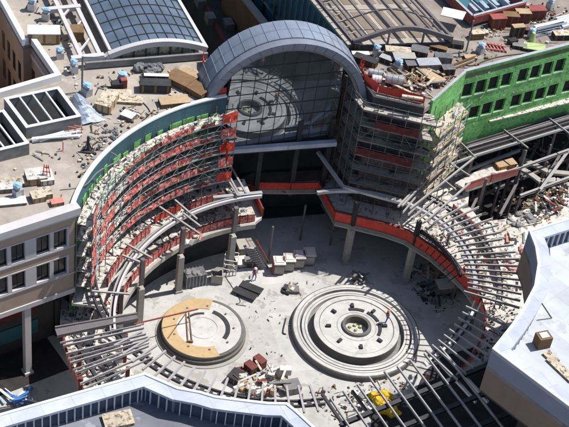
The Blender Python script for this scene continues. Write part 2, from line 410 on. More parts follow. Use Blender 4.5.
for b_ in (2.1,):
    for i in range(20): m.beam(aw(a[i][0],a[i][1],b_), aw(a[i+1][0],a[i+1][1],b_), .04, .04)
m.obj('standing_seams', 'arch_soffit', atr)
for i in range(3, 18, 1):
    m = MB(); b_ = arch(8.97, 20, 18.4)[i]; c_ = arch(8.1, 20, 18.4)[i]; m.beam(aw(b_[0]-0,b_[1]-.1,-.41), aw(c_[0],c_[1],-.41), .05, .03); m.obj('band_joint', 'steel', atr)
m = MB(); m.prism([xy(aw(-3,0,5)), xy(aw(15.4,0,5)), xy(aw(15.4,0,4.8)), xy(aw(-3,0,4.8))], 0, 18.4); m.obj('rear_wall', 'interior', atr)
# storeys behind / below the glass
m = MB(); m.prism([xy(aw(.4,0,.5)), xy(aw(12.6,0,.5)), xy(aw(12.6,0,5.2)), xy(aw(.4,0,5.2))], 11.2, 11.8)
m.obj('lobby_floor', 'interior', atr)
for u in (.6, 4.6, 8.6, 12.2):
    MB().box(aw(u, 4.6, 1), (.5,.5,10.2), R(20)).obj('column', 'interior', atr)  # columns coloured near black to paint the deep shade below the glass

# ================================================================== EAST BUILDING (octagonal corner, green wall, roof)
octp = pts([(348,62),(358,70),(375,95),(425,106),(432,101),(465,72)], TOP)
gA, gB = Vector(octp[5]), Vector(xy(at(569,45,TOP))); gd = (gB-gA).normalized(); gE = gA+gd*40; gn = Vector((gd.y,-gd.x))
gw = Vector(xy(at(351,46,TOP))); gw2 = Vector(xy(at(313,0,TOP)))
east = thing('steel_framed_building', 'building under construction on the right with bright green sheathed wall and cluttered roof', 'building', (8,25,0))
outer = octp[1:] + [tuple(gE), (110,140), tuple(gw2+(gw2-gw)*10), tuple(gw)]
holeR = pts([(447,1),(500,-6),(519,3),(523,5),(487,20),(470,20)], ROOF)
skel = pts([(318,-4),(351,38),(405,30),(455,28),(418,-10)], ROOF)
MB().prism(outer, ROOF-.6, ROOF, []).obj('roof', 'roofing_dark', east)
MB().strip(octp[:5], 1.5, TOP-1.6, .3).obj('corner_wall', 'corner_brown', east)
MB().strip(octp[1:4], TOP-1.55, TOP-.15, .35).obj('edge_fascia', 'steel_dark', east)
m = MB().strip([tuple(gw), tuple(gw2+(gw2-gw)*3)], 0, TOP-.3, .3); m.obj('side_wall', 'teal', east)
m = MB()
for k in range(14):
    p = gw.lerp(gw2+(gw2-gw), k/14.); q = p+Vector((-.3,-.16)); m.cyl((q.x,q.y,3), (q.x,q.y,TOP-.6), .09, n=6)
m.strip([tuple(gw+Vector((-.3,-.15))), tuple(gw2+(gw2-gw)*2+Vector((-.3,-.15)))], 12.5, 12.8, .2)
m.obj('downpipes', 'grey', east)
MB().strip([tuple(gw), tuple(gw2+(gw2-gw)*3)], TOP-.3, TOP-.05, .4).obj('side_coping', 'concrete', east)
# green wall with window holes
def gp(u, z, out=0):
    p = gA+gd*u+gn*out; return Vector((p.x,p.y,z))
ga = math.atan2(gd.y, gd.x)
def gbox(mb, u0, u1, z0, z1, o0, o1):
    c = gp((u0+u1)/2, 0, (o0+o1)/2); mb.box((c.x,c.y,z0), (u1-u0, o1-o0, z1-z0), ga); return mb
gw_ = []; u = .35
for k in range(5):
    for j in range(4): gw_.append((u+j*1.8, u+j*1.8+1.42))
    u += 7.2 + .55
zr = [(16.0,17.75),(12.6,14.25)]
m = MB(); gbox(m, 0, 40, 17.75, TOP, -.3, 0); gbox(m, 0, 40, 14.25, 16.0, -.3, 0); gbox(m, 0, 40, 9.0, 12.6, -.3, 0)
e = [0]+[q for w_ in gw_ for q in w_]+[40]
for z0, z1 in zr:
    for i in range(0, len(e), 2): gbox(m, e[i], e[i+1], z0, z1, -.3, 0)
m.strip([octp[4], tuple(gA-gd*.01)], 9, TOP, .3)
m.obj('green_sheathing', 'green', east)
m = MB(); gbox(m, 0, 40, TOP+.01, TOP+.08, -.35, .05); m.strip([octp[4], octp[5]], TOP+.01, TOP+.08, .3); m.obj('green_wall_coping', 'galv', east)
for z0, z1 in zr:
    for a, b in gw_:
        f = MB(); gbox(f, a-.04, b+.04, z0-.1, z0-.01, -.1, .06); f = f.obj('window', 'galv', east)
        q = MB(); gbox(q, a, b, z0, z1, -.36, -.31); q.obj('pane', 'void', f)
m = MB()
for k in range(26):
    u = random.uniform(.5, 14); z = random.choice((14.7, 15.2, 18.4, 11.6)); gbox(m, u, u+random.uniform(.08,.3), z, z+random.uniform(.05,.25), .0, .03)
m.obj('patches', 'galv', east)
# ledge under the green wall and plank walkway
m = MB(); gbox(m, -2, 40, 8.7, 9.0, -6, 1.4); m.obj('ledge', 'steel_dark', east)

# skeleton vault on the roof
sk = thing('steel_vault_frame', 'open grey steel vault frame with curved front truss on the upper right roof', 'steel frame', at(400,25,ROOF))
vA, vB, vS = at(358,40,ROOF+.9), at(441,38,ROOF+.9), at(366,-40,ROOF+.9)-at(358+60,40,ROOF+.9)
vA, vB = at(353,41,ROOF+1.2), at(452,39,ROOF+1.0)
vback = (Vector((*(gw2-gw).normalized(), 0)))*30
def vp(t, s_, off=0):
    p = vA.lerp(vB, t)+vback*s_; p.z = ROOF+1.1+1.5*math.sin(math.pi*min(max(t,0),1))**1.3+off; return p
m = MB()
for i in range(24): m.beam(vp(i/24,0), vp((i+1)/24,0), .35, .5)
m.obj('front_arch', 'steel', sk)
m = MB(); m.beam(vp(0,0)*1-Vector((0,0,.9)), vp(1,0)-Vector((0,0,.9)), .4, .7); m.obj('base_girder', 'steel_dark', sk)
for t in (0,.11,.24,.38,.52,.66,.8,.92,1.):
    w_ = .32 if t in (0,1.,.66) else .18
    MB().beam(vp(t,0), vp(t,1), w_, w_).obj('rafter', 'steel', sk)
for s_ in (.13,.27,.42,.58,.75,.92):
    m = MB()
    for i in range(12): m.beam(vp(i/12,s_), vp((i+1)/12,s_), .12, .14)
    m.obj('purlin', 'steel', sk)
for i in range(24):
    s_ = i/24
    MB().beam(vp(-.0,s_)+Vector((.1,0,.22)), vp(.09,s_+.01)+Vector((0,0,-.05)), .1, .1).obj('ladder_rung', 'concrete', sk)
for t in (0, .35, .7, 1.):
    p = vp(t,0); MB().beam(p, (p.x,p.y,ROOF), .22, .22).obj('post', 'steel', sk)
# decking below the skeleton
m = MB(); q = [xy(vp(.02,.02)), xy(vp(.98,.02)), xy(vp(.98,1)), xy(vp(.02,1))]
MB().prism(q, ROOF+.01, ROOF+.12).obj('deck_base', 'wood_tan' if 'wood_tan' in K else 'roofing', sk)
m = MB()
for i in range(5):
    for k in range(4):
        t = .1+.19*i; s_ = .06+.24*k
        a, b, c, d = (xy(vp(t+.0,s_)), xy(vp(t+.15,s_)), xy(vp(t+.15,s_+.19)), xy(vp(t,s_+.19)))
        m.prism([a,b,c,d], ROOF+.125, ROOF+.16)
m.obj('deck_panels', 'deck_tan', sk)

# glass vault on the left roof
gv = thing('glass_skylight', 'long vaulted blue glass skylight with white curved front rim on the left roof', 'skylight', at(140,40,ROOF))
LA, LB = at(108,66,ROOF+.6), at(206,52,ROOF+.6); LA = at(84,60,ROOF+.8)
bk = Vector((-4.45,8.77,0)).normalized()*26
def lv(t, s_, off=0):
    p = LA.lerp(LB, t)+bk*s_
    h = 0 if t < .18 else 1.35*math.sin(math.pi*(t-.18)/.82*.93+.1)**.9
    p.z = ROOF+.8+h+off; return p
m = MB(); N = 20
vs = [lv(.24+.76*i/N, s_) for s_ in (0.03, 1) for i in range(N+1)]
m.add(vs, [(i, i+1, N+2+i, N+1+i) for i in range(N)]); m.obj('glazing', 'sky_glass', gv)
m = MB()
for i in range(0, N+1, 2):
    m.beam(lv(.24+.76*i/N,.02,.04), lv(.24+.76*i/N,1,.04), .055, .08)
for k in range(1, 14):
    for i in range(N): m.beam(lv(.24+.76*i/N, k/14,.04), lv(.24+.76*(i+1)/N, k/14,.04), .05, .08)
m.obj('glazing_bars', 'steel_dark', gv)
m = MB()
for i in range(40): m.beam(lv(i/40,0,.05), lv((i+1)/40,0,.05), .62, .6)
m.obj('front_rim', 'cream', gv)
m = MB(); m.beam(lv(1,0,.1), lv(1,1,.1), .35, .3); m.beam(lv(.22,.02,.1), lv(.22,1,.1), .3, .3); m.obj('side_rim', 'cream', gv)
m = MB(); a, b = lv(.0,-.02), lv(1,-.02); a.z = b.z = ROOF+.5; m.beam(a, b, .3, .7); m.obj('base_girder', 'grey', gv)
m = MB(); vs = []
for i in range(21): p = lv(.3+.7*i/20, .01); vs += [p, (p.x,p.y,ROOF+.7)]
m.add(vs, [(2*i,2*i+1,2*i+3,2*i+2) for i in range(20)]); m.obj('tympanum', 'plank_tan', gv)
for i in range(8): p = lv(.3+.1*i, -.0); MB().beam((p.x,p.y,ROOF+.6), p, .16, .16).obj('tympanum_post', 'steel_dark', gv)
# side trestle left of the skylight
ts = thing('roof_truss', 'pale steel ladder truss lying along the left side of the glass skylight', 'truss', at(95,30,ROOF))
for t_ in (-.02, .13):
    MB().beam(lv(t_,0,.25), lv(t_,.95,.25), .42, .4).obj('chord', 'cream', ts)
for k in range(7):
    MB().beam(lv(-.02,k*.13+.04,.25), lv(.13,k*.13+.14,.25), .2, .2).obj('brace', 'cream', ts)
for k in (0,.36,.72):
    a = lv(-.1,k,.2); b = lv(.16,k,.3); MB().beam(a, b, .6, .5).obj('cross_beam', 'cream', ts)
for k in (0,.36,.72):
    a = lv(-.08,k,.2); MB().beam(a, (a.x,a.y,ROOF), .3, .3).obj('post', 'steel', ts)

# ================================================================== DARK GAP behind the glass front
rb = thing('rear_building', 'long low shaded building with dull red roof in the gap behind the glass front', 'building', at(215,10,7))
a, b, c, d = [xy(at(*q, 7)) for q in ((186,-30),(206,-35),(262,50),(232,58))]
MB().prism([a,b,c,d], 0, 7).obj('wall', 'interior', rb); MB().strip([a,b,c,d], 7, 7.5, .4, closed=True).obj('parapet', 'maroon', rb)
for k, q in enumerate(((200,5),(210,22),(228,28))):
    p = at(*q,7); MB().box(p, (1.6,1.1,1.0), R(115)).obj('roof_unit', 'grey', rb)
rw = thing('concrete_wall', 'narrow tan topped wall between the dark gap and the teal side wall', 'wall', at(250,5,12))
a, b = at(226,-24,12), at(272,34,12)
MB().strip([xy(a), xy(b)], 0, 12, .5).obj('wall', 'wood_dark', rw); MB().strip([xy(a), xy(b)], 12, 12.3, .9).obj('cap', 'concrete', rw)
pf = thing('steel_platform', 'dark blue steel platform in the gap between tan topped wall and arched roof', 'platform', at(290,5,13))
a, b, c, d = [xy(at(*q, 13)) for q in ((245,-30),(300,-30),(335,40),(285,30))]
MB().prism([a,b,c,d], 12.6, 13).obj('deck', 'teal', pf)
for k in range(5):
    p = Vector(a).lerp(Vector(d), k/4); MB().beam((p.x,p.y,0), (p.x,p.y,14.2), .25, .25).obj('post', 'steel_dark', pf)
for k in range(4):
    p = Vector(a).lerp(Vector(d), (k+.5)/4); q = Vector(b).lerp(Vector(c), (k+.5)/4); MB().beam((p.x,p.y,13.3), (q.x,q.y,13.3), .3, .4).obj('girder', 'steel', pf)

# ================================================================== LEVEL 2 TERRACE
innerL = arc(C1, 18.4, 200, 112, 30)
backp = pts([(262,217),(250,190),(290,190.5),(318,190),(335,222)], L2)
innerR = pts([(355,226.5),(385,234),(405,241),(430,257),(450,274),(464,288),(476,305),(481,322),(478,340),(470,356),(456,374)], L2)
inner = innerL + backp + innerR
outerL2 = pts([(455,378),(500,352),(530,325),(545,280),(600,190),(560,120)], L2) + [(6,24),(-3.5,18.2),(-17.2,13.6)] + arc(C1, 22.6, 124, 178, 20) + pts([(62,297),(60,320),(63,344),(79,388)], L2)
hole = pts([(468,205),(474,150),(520,125),(620,105),(620,165),(560,193),(505,219),(482,222)], L2)
ter = thing('terrace', 'ring shaped second level terrace with red guard walls around the plaza', 'terrace', (-12,9,0))
inner = pts([(150,398),(138,380),(126,362)], L2)+inner
outerL2 = outerL2+pts([(84,398)], L2)
MB().prism(inner+outerL2, L2-.4, L2, [hole]).obj('floor', 'floor_slab', ter)
MB().strip(innerL, L2-.55, L2+.02, .3, side=-1).strip(backp+innerR, L2-.55, L2+.02, .3, side=1).obj('edge_beam', 'concrete', ter)
def guard(poly, z, m, name='guard_wall', label=None, h=1.0, step=2.4, t=.12, gaps=0.0):
    "barricade boards hung on posts along a polyline"
    P = [Vector((p[0],p[1])) for p in poly]; acc = [P[0]]; d = 0
    mb = MB(); mb.strip(poly, z+.05, z+h-.08, t); o = mb.obj(name, m, ter)
    mb = MB(); mb.strip(poly, z+h-.06, z+h, t+.05)
    for p, q in zip(P, P[1:]):
        n = max(1, int((q-p).length/step))
        for i in range(n):
            r = p.lerp(q, i/n); mb.box((r.x,r.y,z), (.16,.16,h+.1))
    mb.obj('guard_posts', 'maroon', o)
    if label: o['label'] = label
    return o
guard([xy(p) for p in arc(C1,18.6,186,112,28)], L2, 'red_net')
g1 = [p for p in pts([(262,217.5),(250,190.5),(290,191),(318,190.5),(335,222)], L2)]
guard([(p[0]-.0, p[1]+.25) for p in g1], L2, 'red')
off = []
for p in g1[-1:]+innerR[:7]:
    v = (Vector(p)-Vector(C2)).normalized()*.3; off.append((p[0]+v.x, p[1]+v.y))
guard(off, L2, 'red', h=1.3, t=.3)
guard([(Vector(p)+Vector((.35,0)))[:] for p in innerR[6:11]], L2, 'red_net')
guard(pts([(464,191),(490,182),(517,175.5)], L2+1.2), L2+1.2, 'pink')
guard(pts([(63,340),(66,356),(72,372),(79,388)], L2), L2, 'pink')
guard(pts([(452,212),(464,222),(478,236),(492,262),(500,290)], L2), L2, 'pink')
MB().prism(pts([(455,183),(487,165),(508,160),(515,174),(468,190)], L2+1.2), L2+.9, L2+1.2).obj('raised_floor', 'floor_slab', ter)
for q in ((463,186),(487,182),(510,173)): p = at(*q, L2+1.2); MB().box((p.x,p.y,0), (.3,.3,L2+.9)).obj('column', 'steel_dark', ter)
# level 3 slab in front of the curved wall
l3o = arc(C1, 19.5, 184, 113, 26); l3i = arc(C1, 22.4, 113, 184, 26)
MB().prism(l3o+l3i, L3-.3, L3).obj('upper_floor', 'floor_slab', ter)
guard(arc(C1,19.6,176,150,12), L3, 'red_net', h=1.1); guard(arc(C1,19.6,134,122,6), L3, 'red_net', h=1.1)
guard(arc(C1,20.2,146,136,5), L3, 'red', h=.9)
MB().strip(arc(C1,20.4,178,116,24), .03, L2-.42, .3).obj('dark_recess_backing', 'interior', ter)  # near-black wall set forward so the terrace recess reads as deep shade
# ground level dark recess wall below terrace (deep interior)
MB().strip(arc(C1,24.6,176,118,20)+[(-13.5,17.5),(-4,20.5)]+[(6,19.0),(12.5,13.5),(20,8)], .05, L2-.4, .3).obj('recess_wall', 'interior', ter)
colpos = [(139,323),(178,291),(229,270),(345,263),(405,282),(118,352)]
for k, q in enumerate(colpos):
    p = at(*q, 0)
    o = MB().box((p.x,p.y,0), (.6,.6,4.95), R(30)).box((p.x,p.y,0), (.8,.8,.25), R(30)).obj('column', 'concrete', ter)
    MB().box((p.x,p.y,L2+.01), (.42,.42,TR-L2-.5), R(30)).obj('upper_column', 'steel_dark' if k > 2 else 'steel', ter)
for q in ((268,262),(300,240),(330,245),(452,300),(470,330)):
    p = at(*q, 0); MB().cyl((p.x,p.y,0), (p.x,p.y,L2-.4), .12, n=8).obj('prop', 'steel', ter)
# rubble of lit boards on the terrace (parts of the unfinished floor finish)

# ================================================================== TRELLIS RING
tre = thing('steel_trellis', 'ring shaped steel trellis of radial joists above the plaza edge', 'trellis', (CT[0], CT[1]-20, 0))
def ring(c, r, a0, a1, z, w_, h_, m, name='ring_beam', n=40, z_off=0):
    P = arc(c, r, a0, a1, n); mb = MB()
    for p, q in zip(P, P[1:]): mb.beam((*p, z), (*q, z), w_, h_)
    return mb.obj(name, m, tre)
ring(C1, 18.3, 196, 111, 9.2, .22, .35, 'cream')
ring(C1, 18.68, 196, 111, 9.15, .16, .3, 'steel_light')
ring(C1, 18.5, 194, 112, 8.95, .2, .1, 'steel_dark')
CB = (-9.6, -1.9)
for rr in (17.0, 17.6): ring(CB, rr, 190, 292, TR-.3, .16, .28, 'steel_dark', n=50)
for rr in (20.75, 21.35): ring(CT, rr, 318, 345, TR-.3, .16, .28, 'steel_dark', n=16)
m = MB()
for k in range(38):
    a = R(192+k*2.65); m.beam((CB[0]+16.97*math.cos(a), CB[1]+16.97*math.sin(a), TR-.3), (CB[0]+17.63*math.cos(a), CB[1]+17.63*math.sin(a), TR-.3), .42, .05)
m.obj('ring_plates', 'steel_dark', tre)
# upper right ring
ring(C2, 11.3, 118, -6, TR-.25, .34, .34, 'galv', n=36)
ring(C2, 11.75, 118, -6, TR-.3, .1, .25, 'steel_dark', n=36)
for rr in (13.6, 14.1): ring(C2, rr, 62, -14, TR-.3, .12, .25, 'steel_dark', n=30)
m = MB()
for k in range(44):
    a = R(62-k*1.72); m.beam((C2[0]+13.6*math.cos(a), C2[1]+13.6*math.sin(a), TR-.3), (C2[0]+14.1*math.cos(a), C2[1]+14.1*math.sin(a), TR-.3), .12, .12)
m.obj('ladder_web', 'galv', tre)
ring(C2, 10.6, 55, 14, L2+1.6, .3, .4, 'steel_dark', n=16)
m = MB()
for k in range(9):
    a = R(16+k*4.8); m.beam((C2[0]+10.6*math.cos(a), C2[1]+10.6*math.sin(a), L2+1.6), (C2[0]+9.6*math.cos(a), C2[1]+9.6*math.sin(a), L2+.5), .06, .1)
m.obj('brackets', 'steel_dark', tre)
# lit ladder girder on the right of the ring
m = MB(); mw = MB()
for k in range(19):
    a, b = R(-18-k*1.35), R(-18-(k+1)*1.35)
    for rr in (21.1,):
        p = Vector((CT[0]+rr*math.cos(a), CT[1]+rr*math.sin(a), TR-.62)); q = Vector((CT[0]+rr*math.cos(b), CT[1]+rr*math.sin(b), TR-.62))
        if k % 3 != 2: mw.beam(p, q, .5, .08)
mw.obj('gutter_plate', 'white', tre)
# joists
nj = 0
def joist(p, q, w_=.085, h=.24, m='steel_light'):
    global nj
    p, q = Vector(p), Vector(q); z_ = Vector((0,0,h/2)); mb = MB().beam(p, q, w_*.45, h-.07); mb.beam(p+z_-Vector((0,0,.015)), q+z_-Vector((0,0,.015)), w_*1.35, .035); mb.beam(p-z_+Vector((0,0,.015)), q-z_+Vector((0,0,.015)), w_*1.35, .035); mb.obj('joist', m, tre); nj += 1
for k in range(22):          # fan at the upper right
    a = R(66-k*3.7); r0 = 10.5+random.uniform(-.15,.15) if k > 4 else 9.4; r1 = 16.2+random.uniform(-.5,.4)
    if k < 5: r1 = 13.6
    joist((C2[0]+r0*math.cos(a), C2[1]+r0*math.sin(a), TR), (C2[0]+r1*math.cos(a), C2[1]+r1*math.sin(a), TR))
for k in range(9):          # right run
    a = R(-19-k*2.75); r0, r1 = 20.2, 24.3
    p = Vector((CT[0]+r0*math.cos(a), CT[1]+r0*math.sin(a), TR)); joist(p, p+Vector((math.cos(a-R(6)), math.sin(a-R(6)), 0))*(4.4+.0*k))
for k in range(17):          # bottom and left: short tips over the ring
    a = R(-71-k*3.9); r0, r1 = 15.5, 18.6
    joist((CB[0]+r0*math.cos(a), CB[1]+r0*math.sin(a), TR), (CB[0]+r1*math.cos(a), CB[1]+r1*math.sin(a), TR), .14, .22)
# straight joists at the lower right
base, step = at(441,350,TR), at(376,375,TR)-at(419,366,TR)
jd = (at(500,427,TR)-at(440,350,TR)).normalized()
st = [(440,347),(424,353),(410,360),(397,366),(384,371),(369,377),(357,384),(343,391),(330,398)]
for i, q in enumerate(st):
    p = at(*q, TR); joist(p, p+jd*16)
for s0, s1 in (((340,425),(486,366)), ((390,432),(510,383)), ((430,445),(530,405))):
    p, q = at(*s0,TR-.35), at(*s1,TR-.35); MB().ibeam(p, q, .42, .34).obj('cross_girder', 'steel_dark', tre)
for s0, s1 in (((430,352),(476,402)), ((322,394),(345,427)), ((352,391),(372,418)), ((443,352),(488,402))):
    p, q = at(*s0,TR-.8), at(*s1,TR-.8); MB().beam(p, q, .22, .3).obj('lower_girder', 'galv' if s0[0] > 400 else 'steel_dark', tre)
# left steel bay
for a_, b_ in (((60,343),(141,325)),((68,359),(148,337)),((73,370),(149,343)),((84,389),(153,357))): MB().beam(at(*a_,TR-.02), at(*b_,TR-.02), .07, .2).obj('joist', 'steel_light', tre)
lf = [(55,327),(57,338),(63,346),(66,354),(70,363),(75,373),(80,384)]; rf = [(137,313),(138,321),(144,328),(146,334),(148,340),(149,346),(151,353)]
for i, (a, b) in enumerate(zip(lf, rf)):
    if i < 2: continue
    joist(at(*a,TR), at(*b,TR))
p0, p1, p2, p3 = at(55,328,TR), at(137,314,TR), at(138,319,TR), at(57,336,TR)
m = MB(); m.beam(p0, p1, .16, .35); m.beam(p3, p2, .16, .35); mm = MB(); mm.beam((p0+p3)/2, (p1+p2)/2, .75, .06)
m.obj('heavy_girder', 'steel', tre); mm.obj('girder_plate', 'steel', tre)
for q in ((80,346),(126,333),(81,376),(128,366)):
    p = at(*q, TR); MB().box((p.x,p.y,L2), (.35,.35,TR-L2-.2)).obj('post', 'maroon', tre)
for a, b in (((75,340),(100,384)),((117,328),(128,345))):
    p, q = at(*a,TR-.3), at(*b,TR-.3); MB().ibeam(p, q, .3, .3).obj('cross_girder', 'steel_dark', tre)
for a, b in (((157,205),(200,234)),((175,200),(197,219)),((125,243),(152,258)),((122,255),(140,262)),((92,291),(130,294)),((183,213),(200,226)),((214,148),(240,196)),((219,146),(246,193)),((238,196),(222,170))):
    joist(at(*a,TR+.4), at(*b,TR+.2), .14, .14)
# white slanted beams at the glass foot and on the octagon side
m = MB(); m.beam(at(213,198,TR), at(262,193,TR), .4, .3); m.obj('tie_beam', 'galv', tre)
m = MB(); m.beam(at(318,152,TR+1), at(343,187,TR), .35, .3); m.beam(at(343,187,TR), at(403,203,TR-.1), .4, .3); m.obj('eave_beam', 'galv', tre)
# tall slim posts on the right
for q, zt in (((507,215),9.6),((533,202),8.6),((437,283),9.0),((466,297),9.0),((560,190),8.)):
    p = at(*q, 0 if q[0] > 500 else 0); MB().box((p.x,p.y,0), (.2,.2,zt), R(40)).obj('post', 'steel', tre)

# frame beside the green wall: eaves of steel joists
ef = thing('eave_frame', 'dark steel eave frame with pale purlins at the foot of the green wall', 'steel frame', at(500,150,9))
rowsE = [((430,172),(474,156),(560,130),(620,110)), ((446,142),(500,124),(569,103),(620,88)), ((460,150),(540,128),(600,110),(620,104)), ((440,160),(470,146),(556,120),(620,101))]
for i, rr in enumerate(rowsE):
    m = MB()
    for a, b in zip(rr, rr[1:]): m.beam(at(*a,9.4), at(*b,9.4), .3 if i == 1 else .18, .3)
    m.obj('purlin', 'galv' if i in (0,1) else 'steel', ef)
for a, b in (((500,127),(528,148)),((545,115),(575,138)),((458,140),(476,158)),((430,150),(470,176)),((425,165),(456,190))):
    MB().beam(at(*a,9.65), at(*b,9.65), .12, .18).obj('rafter', 'steel_light', ef)
m = MB(); m.prism(pts([(446,148),(620,93),(620,112),(474,158),(462,160)], 9.2), 9.1, 9.2); m.obj('dark_void_sheet', 'painted_dark', ef)  # near-black sheet painting the dark void between the purlins
for k in range(4): MB().beam(at(462+k*2,154-k*5,9.5), at(620,107-k*5,9.5), .1, .15).obj('purlin', 'galv' if k%2 else 'steel', ef)
MB().beam(at(487,119,11.5), at(580,97,11.5), 1.15, .12).obj('plank_walkway', 'plank', ef)
MB().prism(pts([(482,118),(505,113),(509,117),(490,122)], 11.4), 11.3, 11.4).obj('plank_platform', 'plank_tan', ef)
for q in ((486,180),(524,152),(472,160),(556,131)):
    p = at(*q, 9); MB().box((p.x,p.y,0), (.28,.28,9.2)).obj('post', 'steel', ef)
# beams crossing at the tan scaffold foot
for a, b in (((402,206),(455,150)),((410,209),(474,158)),((398,207),(412,192)),((425,222),(470,183))):
    MB().beam(at(*a,9.8), at(*b,9.8), .18, .2).obj('loose_beam', 'steel_light', ef)

# ================================================================== SCAFFOLDS
def scaffold(name_label, fr, bk_, zs, deckm, patches, netcols, zbase, toe, dens=1.0, cat='scaffold', ends=None, rail='galv', litter=2.2):
    """fr/bk_: front and back polylines (same length), zs deck heights"""
    o = thing('scaffold', name_label, cat, (*fr[0], zbase)); n = len(fr)
    for z in zs:
        MB().prism(list(fr)+list(bk_)[::-1], z-.07, z).obj('deck', deckm, o)
        MB().strip(fr, z-.12, z+.08, .06).obj('toe_board', toe, o)
        for h in (.55, 1.05):
            m = MB()
            for p, q in zip(fr, fr[1:]): m.beam((*p, z+h), (*q, z+h), .045, .045)
            m.obj('guard_rail', rail if h > 1 or rail != 'galv' else ('green_pole' if z > 16 else 'galv'), o)
        if litter:
            m = MB(); rl = random.Random(int(z*10))
            for _ in range(int(litter*n)):
                i = rl.randrange(n-1); t = rl.random(); a = Vector(fr[i]).lerp(Vector(bk_[i]), rl.uniform(.1,.9)); b = Vector(fr[i+1]).lerp(Vector(bk_[i+1]), rl.uniform(.1,.9))
                p = a.lerp(b, t); q = a.lerp(b, min(1, t+rl.uniform(.2,.9))); h = z+rl.uniform(.03,.35)
                m.beam((*p,h), (*q,h+rl.uniform(-.02,.5)), rl.uniform(.05,.28), rl.uniform(.03,.15))
            m.obj('stored_boards', rl.choice(['plank','paper','plank']) if rail == 'galv' else 'interior', o)['kind'] = 'stuff'
    idx = list(range(0, n, 2)) if n > 12 else list(range(n))
    for i in idx:
        for P in (fr, bk_):
            MB().cyl((*P[i], zbase), (*P[i], zs[0]+1.15), .045, n=6).obj('standard', rail if rail != 'galv' else 'steel', o)
    m = MB()
    for a, b in zip(idx, idx[1:]):
        for z0, z1 in zip(zs[1:], zs):
            if random.random() < .65*dens: m.beam((*fr[a], z0+.05), (*fr[b], z1-.1), .04, .04)
            if random.random() < .4*dens: m.beam((*fr[b], z0+.05), (*fr[a], z1-.1), .04, .04)
    m.obj('braces', rail, o)
    for (i0, i1, k, h, mm_) in patches:
        z = zs[k]; i1 = min(i1, n-1); v = [(p[0]*1.0, p[1]) for p in fr[i0:i1+1]]
        q = []
        c = Vector((sum(p[0] for p in bk_)/n, sum(p[1] for p in bk_)/n))
        for p, b in zip(fr[i0:i1+1], bk_[i0:i1+1]):
            d = (Vector(p)-Vector(b)).normalized()*.08; q.append((p[0]+d.x, p[1]+d.y))
        mb = MB(); N_ = len(q); rnd = random.Random(i0*7+k)
        for a, b in zip(q, q[1:]):      # sagging net panels
            A, B = Vector((*a,0)), Vector((*b,0)); steps = 3; vs = []; nrm = Vector((B-A).cross(Vector((0,0,1)))).normalized()
            for s_ in range(steps+1):
                for t_ in range(4):
                    p = A.lerp(B, s_/steps)+nrm*rnd.uniform(-.1,.1); p.z = z+.05+(h-.1)*t_/3*rnd.uniform(.93,1.03); vs.append(p)
            mb.add(vs, [(4*s_+t_, 4*s_+4+t_, 4*s_+5+t_, 4*s_+1+t_) for s_ in range(steps) for t_ in range(3)])
        mb.obj('safety_net', mm_, o)
    return o
NF = 28
frL = arc(C1, 20.75, 182, 119, NF); bkL = arc(C1, 22.15, 182, 119, NF)
zsL = [17.5, 15.6, 13.7, 11.8, 9.9]
pl = []
rn = random.Random(5)
for k in range(5):
    pl += [(4, 8, k, 1.1, 'red_net')] if k > 0 else []
    pl.append((14, 17, k, .7, ['maroon','red_net','pink','maroon','red_net'][k]))
    pl.append((10+k%2, 14, k, .95 if k else .6, 'red_net')); pl.append((17, 22+k%2, k, .9, 'red_net' if k != 3 else 'pink'))
    pl.append((NF-2, NF, k, 1.3, 'red_net' if k%2 else 'red')); pl.append((0, 2, k, 1.5, 'red_net')); pl.append((8, 10, k, .5, 'plank')); pl.append((23, 25, k, .6, 'maroon'))
scaffold('curved scaffold of planked decks and red netting against the left teal wall', frL, bkL, zsL, 'plank', pl, None, L3, 'galv', 1.0)
eo = []
c3 = pts([(346,88),(363,110),(436,127)], 18.2); b3 = pts([(356,82),(374,104),(434,115)], 18.2)
def sub(a, b, n): return [(a[0]+(b[0]-a[0])*i/n, a[1]+(b[1]-a[1])*i/n) for i in range(n)]
fr = sub(c3[0],c3[1],3)+sub(c3[1],c3[2],5)+[c3[2]]; bk_ = sub(b3[0],b3[1],3)+sub(b3[1],b3[2],5)+[b3[2]]
zsR = [18.2,16.3,14.4,12.5,10.6,8.7]
scaffold('shaded scaffold wrapped round the octagonal corner beside the glass front', fr, bk_, zsR, 'deck_grey', [(4,7,1,1.0,'dark_red'),(3,7,3,1.0,'dark_red'),(5,7,2,.8,'interior')], None, L2, 'steel', .3, rail='steel', litter=1.6)
c4 = pts([(438,127),(468,101)], 18.2); b4 = pts([(434,116),(461,92)], 18.2)
fr = sub(c4[0],c4[1],4)+[c4[1]]; bk_ = sub(b4[0],b4[1],4)+[b4[1]]
zsT = [16.9,15.0,13.1,11.2,9.3]
fr = [(p[0]+.35,p[1]-.15) for p in fr]
scaffold('sunlit tan planked scaffold stepping down beside the green wall', fr, bk_, zsT, 'plank_tan', [(0,1,0,.9,'plank_tan'),(0,1,1,.8,'plank_tan'),(0,1,2,1.,'plank_tan'),(0,1,3,.8,'plank_tan'),(2,4,2,.7,'plank_tan'),(2,3,3,.9,'plank_tan'),(1,4,4,.8,'plank_tan')], None, L2, 'wood')

